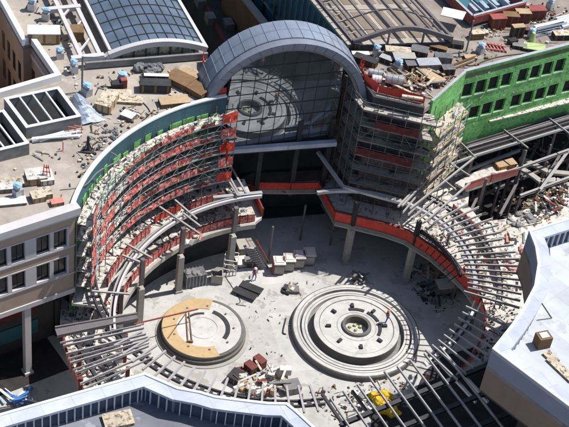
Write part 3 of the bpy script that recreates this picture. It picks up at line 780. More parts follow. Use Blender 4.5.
# ================================================================== FOREGROUND + RIGHT BUILDINGS
def parapet_building(outline, label, depth_pts, wallm, roofm, hi=TOP, rz=17.6, wz=0, studs=None, w_=1.25, nroot=(0,0)):
    o = thing('parapet_building', label, 'building', (*outline[0], 0))
    P = outline+depth_pts
    ar = sum(P[i][0]*P[(i+1)%len(P)][1]-P[(i+1)%len(P)][0]*P[i][1] for i in range(len(P)))
    side = 1 if ar > 0 else -1
    MB().strip(P, wz, hi-1.9, .4, closed=True, side=side).obj('wall', wallm, o)
    if wz: MB().prism(P, wz-.2, wz-.003).obj('soffit', 'interior', o)
    MB().strip(P, hi-1.9, hi-.25, w_*.7, closed=True, side=side).obj('frieze', 'fascia_blue', o)
    MB().strip(P, hi-1.89, hi-.27, w_*.7+.05, closed=True, side=side).obj('dark_stud_backing', 'stone_dark_and_shade', o) if 0 else None
    MB().strip(P, hi-.25, hi-.003, w_, closed=True, side=side).obj('cornice', 'lavender', o)
    MB().strip(P, hi-.2, hi+.1, .22, closed=True, side=side).obj('cornice_edge', 'white', o)
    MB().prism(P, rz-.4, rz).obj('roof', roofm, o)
    MB().strip([tuple(Vector(p)) for p in P], hi-1.88, hi-.26, .06, closed=True, side=side) 
    Pi = [Vector(p) for p in P]; bkm = MB()
    for a, b in zip(Pi[:len(outline)-1], Pi[1:len(outline)]):
        e_ = (b-a).normalized(); nn = Vector((-e_.y, e_.x))*side*(w_*.7+.03); bkm.beam((*(a+nn), (rz+hi-.27)/2), (*(b+nn), (rz+hi-.27)/2), .04, hi-.27-rz)
    bkm.obj('dark_stud_backing', 'navy', o)  # dark strip painting the shade in the gaps between studs
    # studs on the inner face
    m = MB(); Q = [Vector(p) for p in P]; n = len(outline)
    for a, b in zip(Q[:n-1], Q[1:n]):
        d = (b-a).length; e_ = (b-a).normalized(); nn = Vector((-e_.y, e_.x))*side
        k = max(1, int(d/.62))
        for i in range(k):
            p = a+e_*(i+.5)*d/k+nn*(w_*.7+.12); m.box((p.x,p.y,rz), (.07,.2,hi-.3-rz), math.atan2(e_.y,e_.x))
    m.obj('parapet_studs', 'white', o)
    return o
fo = pts([(-60,436),(0,414),(145,373),(162,380.5),(178,387.5),(200,391.5),(215,396),(233,398.5),(250,400.5),(267,402.5),(287,403),(296,410),(320,432),(345,465)], TOP)
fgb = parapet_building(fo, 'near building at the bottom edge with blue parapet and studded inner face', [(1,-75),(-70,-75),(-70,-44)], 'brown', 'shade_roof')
ro = pts([(640,196),(569,218.5),(528.8,231),(535,247),(537.5,264),(534,286),(523,307),(511,325),(492,349),(569,407),(640,460)], TOP)
rgb_ = parapet_building(ro, 'right hand building with white roof, curved corner and brown wall', [(60,-40),(60,20)], 'brown', 'white_roof', wz=14.6)
MB().prism(pts([(640,300),(575,300),(560,330),(535,372),(575,410),(640,470)], 14.3), 0, 14.39).obj('recessed_wall', 'interior', rgb_)
# arched brown recess on its curved face
p_ = pts([(537,262),(534,284),(524,306)], TOP)

# ================================================================== PLAZA FOUNTAINS
med = thing('round_fountain', 'large round white stone fountain base with dark centre ring', 'fountain', (0,.1,0))
c = (0,.1,0)
MB().lathe(c, [(5.85,.3),(5.85,.68),(6.5,.68)], 96).obj('outer_curb', 'stone_white', med)
MB().lathe(c, [(6.5,.68),(6.6,.66),(6.68,.55),(6.68,0)], 96).obj('curb_face', 'stone_dark_and_shade', med)  # curb side painted dark all round for its shaded face
MB().lathe(c, [(5.62,.3),(5.85,.3)], 96).obj('groove', 'stone_dark_and_shade', med)  # shade inside the groove painted as dark stone
MB().lathe(c, [(5.05,.0),(5.05,.58),(5.62,.55),(5.62,.3)], 96).obj('step', 'stone_white', med)
MB().lathe(c, [(4.2,.04),(5.1,.04)], 96).obj('moat', 'grey', med)  # moat floor greyed to paint the shadow beside the raised disc
MB().lathe(c, [(4.42,1.1),(4.45,1.08),(4.45,.04)], 96).obj('basin_wall', 'stone_dark_and_shade', med)  # disc side painted dark for the face turned from the sun
MB().lathe(c, [(1.55,1.0),(3.9,1.04),(3.9,1.1),(4.42,1.1)], 96).obj('basin', 'stone_white', med)
MB().lathe(c, [(3.82,1.046),(3.9,1.046)], 96).obj('joint', 'stone_dark_and_shade', med)
MB().lathe(c, [(6.05,.684),(6.12,.684)], 96).obj('joint', 'stone_dark_and_shade', med)
MB().lathe(c, [(5.28,.585),(5.34,.585)], 96).obj('joint', 'stone_dark_and_shade', med)
MB().lathe(c, [(2.0,1.02),(2.05,1.02)], 96).obj('joint', 'grey', med)
MB().lathe(c, [(1.2,.4),(1.2,1.25),(1.5,1.25),(1.55,1.0)], 64).obj('centre_ring', 'stone_dark_and_shade', med)
MB().lathe(c, [(0,.42),(1.2,.42)], 32).obj('centre_floor', 'stone_white', med)
for k in range(8):
    a = R(k*45+12); p = (c[0]+2.95*math.cos(a), c[1]+2.95*math.sin(a), 1.03)
    MB().box(p, (.5,.3,.22), a).obj('jet_block', 'dark', med)
for a0 in (-20, 28, 74):
    MB().lathe(c, [(2.3,1.0),(2.3,1.12),(2.62,1.12),(2.62,1.0)], 12, R(a0), R(a0+38)).obj('slot_rim', 'dark', med)
m = MB()
for k in range(7):
    a = R(k*51); m.blob((c[0]+.7*math.cos(a)*(k>0), c[1]+.7*math.sin(a)*(k>0), .5), .2, seed=k, n=4)
m.obj('pipe_cluster', 'plant', med)
sm = thing('round_planter', 'smaller round white drum with tan plywood on its left rim', 'fountain', (-15.4,-3.4,0))
c = (-15.45,-3.3,0)
MB().lathe(c, [(3.9,.95),(4.2,.95),(4.2,.55),(4.38,.5),(4.38,0)], 80).obj('drum', 'stone_dark_and_shade', sm)
MB().lathe(c, [(1.5,.93),(3.9,.96)], 80).obj('top', 'stone_white', sm)
MB().lathe(c, [(0,.93),(1.45,.93),(1.45,.98),(1.52,.98),(1.52,.93)], 40).obj('centre_disc', 'stone_white', sm)
MB().lathe(c, [(2.7,.965),(2.7,1.0),(4.15,1.0),(4.15,.96)], 50, R(84), R(302)).obj('plywood_cover', 'tan', sm)
MB().lathe(c, [(2.3,.95),(2.3,.99),(2.75,.99),(2.75,.95)], 20, R(-25), R(75)).obj('dark_slot', 'dark', sm)
MB().lathe(c, [(1.9,.95),(1.9,.99),(2.15,.99),(2.15,.95)], 16, R(95), R(150)).obj('dark_slot', 'dark', sm)
MB().lathe(c, [(3.88,.955),(3.88,.99),(3.96,.99),(3.96,.95)], 60, R(-58), R(84)).obj('rim_line', 'stone_dark_and_shade', sm)
MB().lathe(c, [(4.385,.0),(4.385,.12),(4.75,.1),(4.75,0)], 80).obj('footing', 'concrete', sm)
for k in range(9):
    a = R(k*40+10); MB().box((c[0]+3.1*math.cos(a), c[1]+3.1*math.sin(a), 1.0), (.18,.18,.06), a).obj('anchor_plate', 'stone_dark_and_shade', sm)
tg = MB(); a, b = at(187,308,3.2), at(189,341,1.0); tg.beam(a, b, .08, .08)
tag(MB().beam(at(134,324,2.6), at(198,309,2.6), .11, .13).obj('boom', 'brick_red', None), 'long red boom pole slanting over the small round drum', 'boom')
tp = thing('tripod_frame', 'slim orange timber tripod standing on the small round drum', 'tripod', at(188,330,1))
for a, b in (((186,312),(188,341)),((189,312),(192,341)),((186,313),(168,338))): MB().beam(at(a[0],a[1],1.0)+Vector((0,0,0)), at(b[0],b[1],1.05), .1, .08).obj('leg', 'wood_dark', tp)
MB().beam(at(187,341,1.1), at(193,341.5,1.1), .16, .2).obj('foot_bar', 'wood_dark', tp)

exec_objects = True
# ================================================================== PROPS
def crate_proto(name, cat, body, lid, slats=True):
    o = thing(name, 'proto', cat)
    m = MB().box((0,0,.08), (1,1,.84)); 
    o2 = m.obj('body', body, o)
    m = MB()
    if slats:
        for s_ in (-1, 1):
            for x in (-.42, 0, .42): m.box((x, s_*.505, .05), (.08,.02,.88)); m.box((s_*.505, x, .05), (.02,.08,.88))
        m.box((0,0,0), (.9,.12,.08)).box((0,.4,0), (.9,.12,.08)).box((0,-.4,0), (.9,.12,.08))
        m.obj('battens', 'wood_dark', o)
    MB().box((0,0,.921), (1.04,1.04,.06)).obj('lid', lid, o)
    return o
protos = {}
def crate(px, py, z, sx, sy, sz, rz, body, lid, label, group=None, name='crate', cat='crate'):
    key = (name, body, lid); used = key in protos
    if not used: protos[key] = crate_proto(name, cat, body, lid)
    return place(protos[key], used, at(px, py, z), R(rz), label, sx, sy, sz, group)
BR = ROOF+.005
# west roof
crate(44,40,BR,3.2,1.7,1.3,15,'wood','paper','long timber crate with two white topped rows beside the light well parapet')
crate(77,38,BR,1.3,1.5,1.2,15,'wood_dark','wood_dark','rust brown crate partly under the roof truss')
crate(180,83,BR,2.6,1.9,.75,-28,'wood_dark','wood_dark','dark brown board stack nearest the white front rim of the skylight')
crate(196,92,BR,2.6,1.6,.7,-33,'wood_dark','wood_dark','dark brown board stack at the edge of the curved coping')
crate(190,77,BR,2.0,1.2,.5,-28,'wood','wood','light tan board stack behind the two brown stacks')
crate(174,104,BR,2.9,1.3,.55,24,'wood_dark','wood','timber stack with pale top beside the curved coping')
crate(155,90,BR,3.0,1.2,1.0,12,'dark','dark','long black open skip on the left roof', name='skip', cat='skip')
crate(156,82,BR,2.4,.5,.9,12,'dark','paper','dark bin with white cover just behind the black skip', name='skip', cat='skip')
crate(107,106,BR,1.5,2.6,1.0,-10,'wood','plank_tan','stack of tan timber beside the silver tarp')
crate(118,95,BR,2.6,1.1,.3,14,'wood','plank_tan','low plywood stack in front of the small red machine', name='plywood_stack', cat='plywood')
crate(128,101,BR,2.8,1.2,.3,8,'wood','plank_tan','splayed plywood sheets beside the tan timber stack', name='plywood_stack', cat='plywood')
crate(128,118,BR,1.3,1.0,.5,-20,'grey','paper','small pallet with white bag near the curved coping', name='pallet', cat='pallet')
crate(22,183,BR,3.6,1.1,.4,25,'wood','plank_tan','long tan lumber stack near the left edge of the roof', name='lumber_stack', cat='lumber')
crate(36,180,BR,1.8,1.6,.8,25,'wood','floor_slab','pale covered pallet behind the red frame', name='pallet', cat='pallet')
crate(46,180,BR,1.2,1.6,.6,25,'paper','paper','white block pallet with red steel frame on it', name='pallet', cat='pallet')
crate(12,203,BR,2.4,1.0,.3,22,'grey','paper','white sheet stack lying near the front parapet', name='plywood_stack', cat='plywood')
crate(38,199,BR,1.2,1.1,.6,30,'wood','plank_tan','pinkish brick pallet near the front parapet, left one', name='pallet', cat='pallet')
crate(45,196,BR,1.1,1.1,.6,30,'wood','plank_tan','pinkish brick pallet near the front parapet, right one', name='pallet', cat='pallet')
crate(57,205-1,BR,1.1,.7,.4,30,'wood','pink','small pink pallet by the coping corner', name='pallet', cat='pallet')
crate(4,190,BR,1.5,1.0,.5,20,'grey','floor_slab','grey pallet at the left edge beside the lumber stack', name='pallet', cat='pallet')
# white pipes
pp = thing('pipe_pile', 'heap of white pipes with red clamps beside the roof shaft', 'pipes', at(60,139,ROOF))
for i in range(14):
    a = at(34+random.uniform(-4,6), 139+random.uniform(-2,3), ROOF+.1+.12*(i%4)); b = at(62+random.uniform(-6,24), 135+random.uniform(-4,2), ROOF+.1+.12*(i%4))
    MB().cyl(a, b, .1, n=7).obj('pipe', 'white', pp)
for q in ((72,134),(78,133)):
    m = MB(); p = at(*q,ROOF)
    for dx in (-.35,.35): m.box((p.x+dx,p.y,ROOF), (.08,.08,.8))
    m.box((p.x,p.y,ROOF+.75), (.8,.08,.08)); m.obj('clamp_frame', 'pink', pp)
rf_ = thing('steel_rack', 'small red steel frame leaning on the white block pallet', 'frame', at(46,174,ROOF+.6))
m = MB(); p = at(46,176,ROOF+.6)
for dx in (-.3,.1,.4): m.beam((p.x+dx,p.y,p.z), (p.x+dx*.5,p.y,p.z+1.3), .07, .07)
m.obj('uprights', 'red', rf_); MB().beam((p.x-.3,p.y,p.z+.5), (p.x+.4,p.y,p.z+.5), .07, .07).beam((p.x-.2,p.y,p.z+1), (p.x+.25,p.y,p.z+1), .07, .07).obj('crossbars', 'red', rf_)
# silver tarp (creased wedge)
m = MB(); a, b = at(75,99,ROOF), at(93,124,ROOF); ax = (b-a).normalized(); sd = Vector((-ax.y,ax.x,0)); rnd = random.Random(3); vs = []; nx, ny = 12, 7
for i in range(nx+1):
    for j in range(ny+1):
        t = i/nx; wv = .7+.75*t; h = (.95-.35*t)*math.sin(math.pi*j/ny)**.7*(1 if 0 < i < nx else .4)+rnd.uniform(-.08,.1)
        p = a+ax*t*(b-a).length+sd*(j/ny-.5)*2*wv; vs.append((p.x+rnd.uniform(-.07,.07), p.y+rnd.uniform(-.07,.07), ROOF+max(.02,h if 0<j<ny else .03)))
m.add(vs, [(i*(ny+1)+j, (i+1)*(ny+1)+j, (i+1)*(ny+1)+j+1, i*(ny+1)+j+1) for i in range(nx) for j in range(ny)])
tag(m.obj('tarpaulin', 'silver', None, loc=a), 'crumpled silver blue tarpaulin over a long heap beside the roof shaft', 'tarpaulin')
# cluster of dark sacks
for k in range(12):
    q = (139+random.uniform(-3,19)+2, 74+random.uniform(-5,7)); p = at(*q, ROOF)
    tag(MB().blob((p.x,p.y,ROOF+.4), .55, (1,.8,.75), k, 6).obj('sack', 'rubble' if k%3 else 'grey', None, loc=(p.x,p.y,ROOF)), 'dark grey bulk sack in the heap behind the black skip', 'sack', 'dark sacks heaped behind the skip')
for k in range(16):
    q = (101+random.uniform(0,20), 142-random.uniform(0,1)*12+random.uniform(-3,3)); p = at(*q, ROOF)
    tag(MB().box((p.x,p.y,ROOF), (.4,.3,.18), random.uniform(0,3)).box((p.x+.1,p.y,ROOF+.182), (.3,.2,.1), 1).obj('block', 'grey', None, loc=(p.x,p.y,ROOF)), 'loose grey block scattered on the roof inside the curved coping', 'block', 'loose grey blocks on the left roof')
# vent units with blue wrapped tops
vu = thing('roof_vent', 'proto', 'roof vent')
MB().box((0,0,0), (.85,.85,.9), 0).obj('housing', 'galv', vu)
MB().cyl((0,0,.9), (0,0,1.2), .3, n=12).obj('neck', 'galv', vu)
MB().blob((0,0,1.35), .5, (1,1,.55), 4, 6).obj('wrapped_cap', 'blue', vu)
vents = [((32,10),ROOF,'furthest blue capped roof vent beside the light well on the left'),((46,20),ROOF,'blue capped roof vent behind the white topped crate'),((60,58),ROOF,'blue capped roof vent between the crate and the skylight post'),
 ((74,73),ROOF,'blue capped roof vent at the foot of the roof truss'),((87,95),ROOF,'blue capped roof vent beside the silver tarpaulin'),((122,82),ROOF,'blue capped roof vent behind the small red machine'),
 ((18,197),ROOF,'blue capped roof vent near the lumber at the left edge'),((376,56),ROOF,'blue capped roof vent under the steel vault front'),((397,70),ROOF,'blue capped roof vent amid crates on the right roof'),
 ((480,53),ROOF,'blue capped roof vent beside the pink lattice on the right roof'),((549,9),ROOF,'blue capped roof vent at the far top right'),((531,38),ROOF,'blue capped roof vent beside the green figure')]
for i, (q, z, lb) in enumerate(vents): place(vu, i > 0, at(*q, z), random.uniform(0,1.5), lb, random.uniform(.75,1.0), random.uniform(.75,1.0), random.uniform(.75,1.05), group='blue capped roof vents')
# posts
tag(MB().box((0,0,0), (1.1,.9,.15)).beam((0,0,0), (0,0,1.7), .22, .22).beam((-.4,0,.1),(0,0,1.2),.08,.08).beam((.4,0,.1),(0,0,1.2),.08,.08).obj('anchor_post', 'dark', None), 'short dark anchor post on a square base inside the curved coping', 'post').location = at(88,151,ROOF)
tag(MB().cyl((0,0,0), (0,0,1.1), .06, n=6).box((0,0,0),(.3,.3,.05)).obj('stake', 'pink', None), 'thin red stake standing alone on the left roof', 'post').location = at(63,151,ROOF)
tag(MB().cyl((0,0,0), (0,0,4.2), .1, n=8).box((0,0,0),(.6,.6,.08)).beam((0,0,4.1),(1.6,.4,4.1),.12,.12).obj('mast', 'grey', None), 'tall thin grey mast at the front corner of the roof truss', 'mast').location = at(82,92,ROOF)
tag(MB().cyl((0,0,0), (0,0,4.0), .09, n=8).box((0,0,0),(.5,.5,.08)).obj('mast', 'grey', None), 'tall thin grey mast beside the right end of the steel vault', 'mast').location = at(466,52,ROOF)
rmach = thing('compactor', 'small red and black machine behind the plywood sheets', 'machine', at(117,88,ROOF))
p = at(117,88,ROOF); MB().box((p.x,p.y,p.z), (1.1,.8,.7), .4).obj('body', 'dark', rmach); MB().box((p.x+.6,p.y+.3,p.z), (.6,.6,1.0), .4).obj('hood', 'brick_red', rmach); MB().beam((p.x-.4,p.y,p.z+.6),(p.x-.9,p.y,p.z+1.2),.06,.06).obj('handle', 'dark', rmach)

# red barricade fence by the glass front, left side
def fence(pl_, z, label, m='red', h=1.1, ripple=.12):
    o = thing('barricade', label, 'barricade', (*pl_[0], z)); rnd = random.Random(int(abs(pl_[0][0])*100))
    for a, b in zip(pl_, pl_[1:]):
        A, B = Vector((*a,z)), Vector((*b,z)); L = (B-A).length; n = max(1, int(L/1.2)); nrm = (B-A).cross(Vector((0,0,1))).normalized()
        for i in range(n):
            p, q = A.lerp(B, i/n), A.lerp(B, (i+1)/n); vs = []
            for s_ in range(4):
                for t_ in range(3):
                    r = p.lerp(q, s_/3)+nrm*rnd.uniform(-ripple, ripple); r.z = z+.03+(h-.05)*t_/2; vs.append(r)
            MB().add(vs, [(3*s_+t_, 3*s_+3+t_, 3*s_+4+t_, 3*s_+1+t_) for s_ in range(3) for t_ in range(2)]).obj('net_panel', m, o)
            MB().box((p.x,p.y,z), (.08,.08,h+.1)).obj('post', m, o)
    return o
fence(pts([(203,62),(204,72),(209,85),(214,98),(226,96)], ROOF), ROOF, 'bright red netting fence between the board stacks and the glass front')
fence(pts([(222,108),(227,130),(226,165)], 14), 14, 'hanging red netting at the right end of the curved scaffold', h=1.5)
fence(pts([(360,66),(364,82),(377,93.5)], ROOF), ROOF, 'red barricade along the slanted roof edge beside the arch foot')
fence(pts([(378,93),(400,98),(424,104)], ROOF), ROOF, 'red barricade along the front roof edge of the octagonal corner', ripple=.05, h=1.0)
tag(MB().beam(at(402,96,ROOF+1.2), at(423,99,ROOF+1.2), .35, .2).obj('board', 'plank_tan', None), 'cream board resting on top of the red roof edge barricade', 'board')

# east roof clutter
def tank(px, py, r, L, rz, label, m='tank'):
    p = at(px, py, ROOF); o = thing('tank', label, 'tank', p); d = Vector((math.cos(R(rz)), math.sin(R(rz)), 0))*L/2; c_ = p+Vector((0,0,r+.12))
    MB().cyl(c_-d, c_+d, r, n=18).obj('barrel', m, o)
    for s_ in (-.6,.6): MB().box((p.x+d.x*s_, p.y+d.y*s_, ROOF), (.15,r*1.8,.3), R(rz)).obj('cradle', 'steel_dark', o)
    m2 = MB()
    for s_ in (-.9,-.3,.3,.9): m2.cyl(c_+d*s_, c_+d*(s_+.03), r+.02, n=18)
    m2.obj('bands', 'steel_dark', o)
tank(375,77,.4,1.6,0,'small silver tank nearest the arch foot'); tank(376,83,.4,1.0,0,'short white tank beside the slanted barricade','white'); tank(394,85,.55,2.0,-5,'large dark silver tank behind the red barricade')
E_ = [(365,64,3.0,1.2,.9,-14,'dark','dark','long dark rounded bin beside the arch foot'),(360,57,2.2,.8,.6,10,'grey','paper','low grey crate under the vault corner'),
 (397,56,3.2,1.3,1.0,8,'grey','plank_tan','long crate with pale lid in front of the vault girder'),(403,63,2.8,1.4,1.1,8,'dark','concrete','dark crate with pale lid between two blue vents'),
 (386,62,1.7,1.0,.7,-25,'dark','galv','small tilted dark crate beside the blue vent'),(419,54,2.2,1.6,.8,0,'dark','rubble','dark crate of scrap below the vault truss'),
 (427,69,2.9,1.6,1.1,12,'grey','galv','grey crate with light lid at the middle of the right roof'),(411,69,1.6,1.2,.9,12,'dark','rubble','dark bin beside the grey lidded crate'),
 (442,62,2.2,1.2,1.0,12,'grey','rubble','grey scrap bin behind the long timber beam'),(447,73,1.6,1.2,.9,12,'dark','rubble','dark scrap bin at the end of the long timber beam'),
 (453,46,2.6,1.0,.6,0,'dark','dark','low black bin under the right vault end'),(438,50,2.2,.8,.5,-10,'dark','wood_dark','low bin of timber below the curved truss'),
 (496,27,2.1,1.3,1.6,14,'maroon','brick_red','red topped container, leftmost of the row of four'),(509,24,2.1,1.3,1.5,14,'maroon','wood_dark','brown topped container second from left in the row of four'),
 (521,21,2.0,1.3,1.5,14,'maroon','wood','tan topped container third from left in the row of four'),(535,18,2.3,1.4,1.5,14,'maroon','brick_red','pink topped container at the right end of the row of four'),
 (516,37,1.7,.9,1.7,20,'dark','wood','tall brown cabinet with tan top between container row and lime sheet'),(561,38,2.4,1.3,.8,18,'dark','plank_tan','flat pallet table with pale boards near the right edge'),
 (476,38,1.8,1.0,.9,15,'wood_dark','plank_tan','brown crate with pale lid beside the white sheet'),(482,33,1.6,.8,.3,0,'wood','plank_tan','low pile of timber pieces behind the brown crate'),
 (527,33,1.3,.7,.6,0,'dark','maroon','low dark bin left of the white steel stack'),(470,59,1.6,.9,.4,20,'wood_dark','wood','small wood pile between vent and green wall'),
 (512,44,1.2,.8,.7,30,'dark','dark','black bin below the tall brown cabinet'),(519,48,1.9,.9,.5,0,'dark','grey','low black bin beside the lime sheet'),(355,50,1.2,1.0,1.2,0,'dark','dark','dark stand at the arch end of the vault girder')]
for (a, b, sx, sy, sz, rz, bd, ld, lb) in E_: crate(a, b, BR, sx*.84, sy*.84, sz*.9, rz+random.uniform(-7,7), bd, ld, lb)
# pale lattice frames on right roof
la = thing('lattice_frames', 'faded pink lattice frames lying on the right roof beside the vent', 'frames', at(497,46,ROOF))
for k in range(6):
    a = at(484+k*3.5,42+k*.5,ROOF+.1); b = at(489+k*3.5,50+k*.5,ROOF+.1); MB().beam(a, b, .1, .15).obj('bar', 'pink', la)
for k in range(2): MB().beam(at(483,43+k*5,ROOF+.2), at(506,47+k*4,ROOF+.2), .1, .12).obj('rail', 'pink', la)
st_ = thing('stud_stack', 'stack of white and silver steel studs near the right edge of the roof', 'steel studs', at(545,25,ROOF))
for k in range(16):
    o1 = random.uniform(-1,1); y = 27+k*.75; x0 = 534+(k%4)*1.5-k*.5
    MB().beam(at(x0,y,ROOF+.15+(.5 if k < 5 else .0)), at(x0+random.uniform(24,34),y-7,ROOF+.15+(.5 if k < 5 else 0)), .16, .3).obj('stud', 'white' if k < 6 else 'silver', st_)
st2 = thing('stud_stack', 'second bundle of pale studs running off the right edge of the roof', 'steel studs', at(565,22,ROOF))
for k in range(9): MB().beam(at(556+k*.8,19+k*1.1,ROOF+.3), at(585,12+k*1.1,ROOF+.3), .2, .35).obj('stud', 'silver' if k%2 else 'white', st2)
tag(MB().prism([(-1.3,-.7),(1.2,-.8),(1.3,.6),(-1.1,.7)], 0, .12).beam((-1.2,-.6,.14),(1.2,.5,.14),.06,.04).obj('sheet', 'lime', None), 'lime green sheet lying near the green wall edge', 'sheet').location = at(534,47,ROOF+.3)
tag(MB().prism([(-1.4,-.8),(1.05,-1.1),(1.5,.7),(-1.1,1.05)], 0, .1).obj('sheet', 'paper', None), 'white sheet lying beside the red steel frame', 'sheet').location = at(453,14,ROOF+1.5)
tb = thing('timber_beam', 'long timber beam stack pointing toward the grey mast', 'timber', at(462,64,ROOF))
for k in range(4): MB().beam(at(450+k,69-k*1.2,ROOF+.25), at(474+k,60-k*1.2,ROOF+.25), .2, .25).obj('beam', 'wood_dark' if k%2 else 'wood', tb)
hp = thing('timber_heap', 'tangled heap of timber offcuts behind the octagonal corner', 'timber heap', at(412,84,ROOF)); rnd = random.Random(8)
for k in range(46):
    x, y = rnd.uniform(396,436), 0; y = 74+rnd.uniform(-3,14)-.12*(x-396)+ (2 if x > 420 else 0); a_ = rnd.uniform(-.9,.5) if rnd.random()<.7 else rnd.uniform(.8,2.2); L = rnd.uniform(.5,1.6)
    p = at(x, y, ROOF+rnd.uniform(.1,.7)); d = Vector((math.cos(a_), math.sin(a_), rnd.uniform(-.1,.15)))*L
    MB().beam(p-d, p+d, rnd.uniform(.08,.3), .1).obj('offcut', rnd.choice(['wood','wood_dark','plank_tan','wood_dark','grey']), hp)
crate(430,80,BR,3.0,1.3,.6,-35,'wood_dark','wood','wide plywood bundle in the timber heap by the green wall')
# red steel frame + skylight at top right
rs = thing('red_steel_frame', 'red steel frame around a dark skylight at the top right', 'steel frame', at(490,10,ROOF))
a, b, c_, d = [at(*q, ROOF+.9) for q in ((436,-14),(472,20),(524,6),(490,-22))]
for p, q in ((a,b),(b,c_),(c_,d)): MB().beam(p, q, .5, .9).obj('red_girder', 'brick_red', rs); MB().beam(p+Vector((0,0,.55)), q+Vector((0,0,.55)), .3, .1).obj('girder_cap', 'galv', rs)
MB().prism([xy(a),xy(b),xy(c_),xy(d)], ROOF+.02, ROOF+.3).obj('glazing', 'teal', rs)
for k in range(4):
    t = .25+.2*k; p = a.lerp(b, t)*.5+d.lerp(c_, t)*.5; p = b.lerp(c_, .2+.2*k)+(a-b)*.25
    MB().box((p.x,p.y,ROOF+.3), (.5,1.6,.8), R(30)).obj('duct', 'silver', rs)
for k in range(3): p = b.lerp(c_, .25+.25*k); q = a.lerp(d, .25+.25*k); MB().beam(p+Vector((0,0,.3)), q+Vector((0,0,.3)), .15, .2).obj('cross_bar', 'galv', rs)

# plaza clutter
pt = thing('equipment_box', 'proto', 'equipment box')
MB().box((0,0,.12), (1.15,1.3,1.35)).obj('body', 'grey', pt); MB().box((0,0,1.475), (1.28,1.42,.1)).box((.05,.1,1.58),(.9,1.0,.07)).obj('cover', 'paper', pt)
for x in (-.35,.35): MB().box((x,0,0), (.14,1.3,.115)).obj('skid', 'wood_dark', pt)
MB().box((0,-.665,.3), (1.0,.03,.9)).obj('front_panel', 'concrete', pt); MB().box((-.68,-.3,.0), (.12,.6,1.75)).obj('end_board', 'brick_red', pt)
tl = [((278,271),'equipment box with bright cover, leftmost of four and fully in the sun'),((288,268),'equipment box second from the left with half shaded cover'),((298,265),'equipment box third from the left in the shade'),((308,262),'equipment box at the right end of the row in the shade')]
for i, (q, lb) in enumerate(tl): place(pt, i > 0, at(*q,0), R(12), lb, group='equipment boxes in a row on the plaza')
# black solar like panels
bp = thing('panel_rack', 'pair of black rectangular panels lying on the plaza', 'panels', at(247,290,0))
for a, b in (((234,288.5),(256,298)),((241,283),(262,291.5))):
    p, q = at(*a,.35), at(*b,.35); MB().beam(p, q, .95, .1).obj('panel', 'dark', bp)
for q in ((237,291),(257,291)): p = at(*q,0); MB().box(p, (.2,.8,.3), R(60)).obj('foot', 'steel', bp)
cage = thing('material_cage', 'dark wire cage filled with rubble beside the left columns', 'cage', at(193,283,0))
p = at(194,283,0); rz = R(28)
MB().box((p.x,p.y,.1), (2.2,1.3,1.5), rz).obj('body', 'rubble', cage); m = MB()
for i in range(7):
    for s_ in (-.67,.67): q = Vector((math.cos(rz)*(-1.1+i*.366)-math.sin(rz)*s_, math.sin(rz)*(-1.1+i*.366)+math.cos(rz)*s_)); m.beam((p.x+q.x,p.y+q.y,0), (p.x+q.x,p.y+q.y,1.7), .05, .05)
m.obj('bars', 'galv', cage); m = MB()
for i in range(9): q = Vector((random.uniform(-.8,.8), random.uniform(-.4,.4))); m.blob((p.x+q.x,p.y+q.y,1.65), .3, (1,1,.5), i, 5)
m.obj('contents', 'grey', cage)
ob = thing('open_box', 'open grey topped box beside the wire cage on the plaza', 'box', at(217,279,0)); p = at(217,281,0)
MB().strip([(p.x-.55,p.y-.55),(p.x+.55,p.y-.45),(p.x+.45,p.y+.55),(p.x-.65,p.y+.45)], .02, 1.2, .1, closed=True).obj('sides', 'concrete', ob)
MB().prism([(p.x-.5,p.y-.5),(p.x+.5,p.y-.4),(p.x+.4,p.y+.5),(p.x-.6,p.y+.4)], .02, .3).obj('bottom', 'grey', ob); MB().beam((p.x-.5,p.y+.5,1.2),(p.x+.3,p.y-.2,1.9),.9,.06).obj('flap', 'concrete', ob)
# stair/ramp behind column at (250,250)
stt = thing('stair_tower', 'steel stair flight leaning up to the terrace beside the tall dark column', 'stairs', at(255,262,0))
a, b = at(262,268,0), at(250,247,3.0)
for s_ in (-.6,.6): MB().beam(a+Vector((s_,0,.1)), b+Vector((s_,0,.1)), .1, .3).obj('stringer', 'steel', stt)
for k in range(11): p = a.lerp(b, (k+.5)/11); MB().box((p.x,p.y,p.z), (1.2,.3,.06)).obj('tread', 'galv', stt)
for s_ in (-.6,.6): MB().beam(a+Vector((s_,0,1.1)), b+Vector((s_,0,1.1)), .06, .06).obj('handrail', 'red', stt)
crate(246,252,0.005,2.3,1.6,1.3,20,'grey','concrete','tan lidded bin under the terrace corner beside the stairs')
crate(252,265,0.005,1.7,1.0,.8,10,'dark','grey','dark open bin in front of the stairs')
crate(241,262,0.005,1.2,2.0,.4,25,'grey','paper','white ladder pallet at the foot of the tall column', name='pallet', cat='pallet')
crate(292,291,0.005,1.4,.9,.4,10,'grey','rubble','small scrap tray on the plaza above the large fountain', name='pallet', cat='pallet')
cf = thing('column_frame', 'white and grey access frame around the foot of the tall dark column', 'access frame', at(232,270,0)); p = at(230,270,0)
for dx in (-.7,.7):
    for dy in (-.7,.7): MB().box((p.x+dx,p.y+dy,0), (.08,.08,2.0)).obj('post', 'galv', cf)
for z in (.7,1.4,2.0): MB().strip([(p.x-.7,p.y-.7),(p.x+.7,p.y-.7),(p.x+.7,p.y+.7),(p.x-.7,p.y+.7)], z-.08, z, .06, closed=True).obj('rail', 'white', cf)
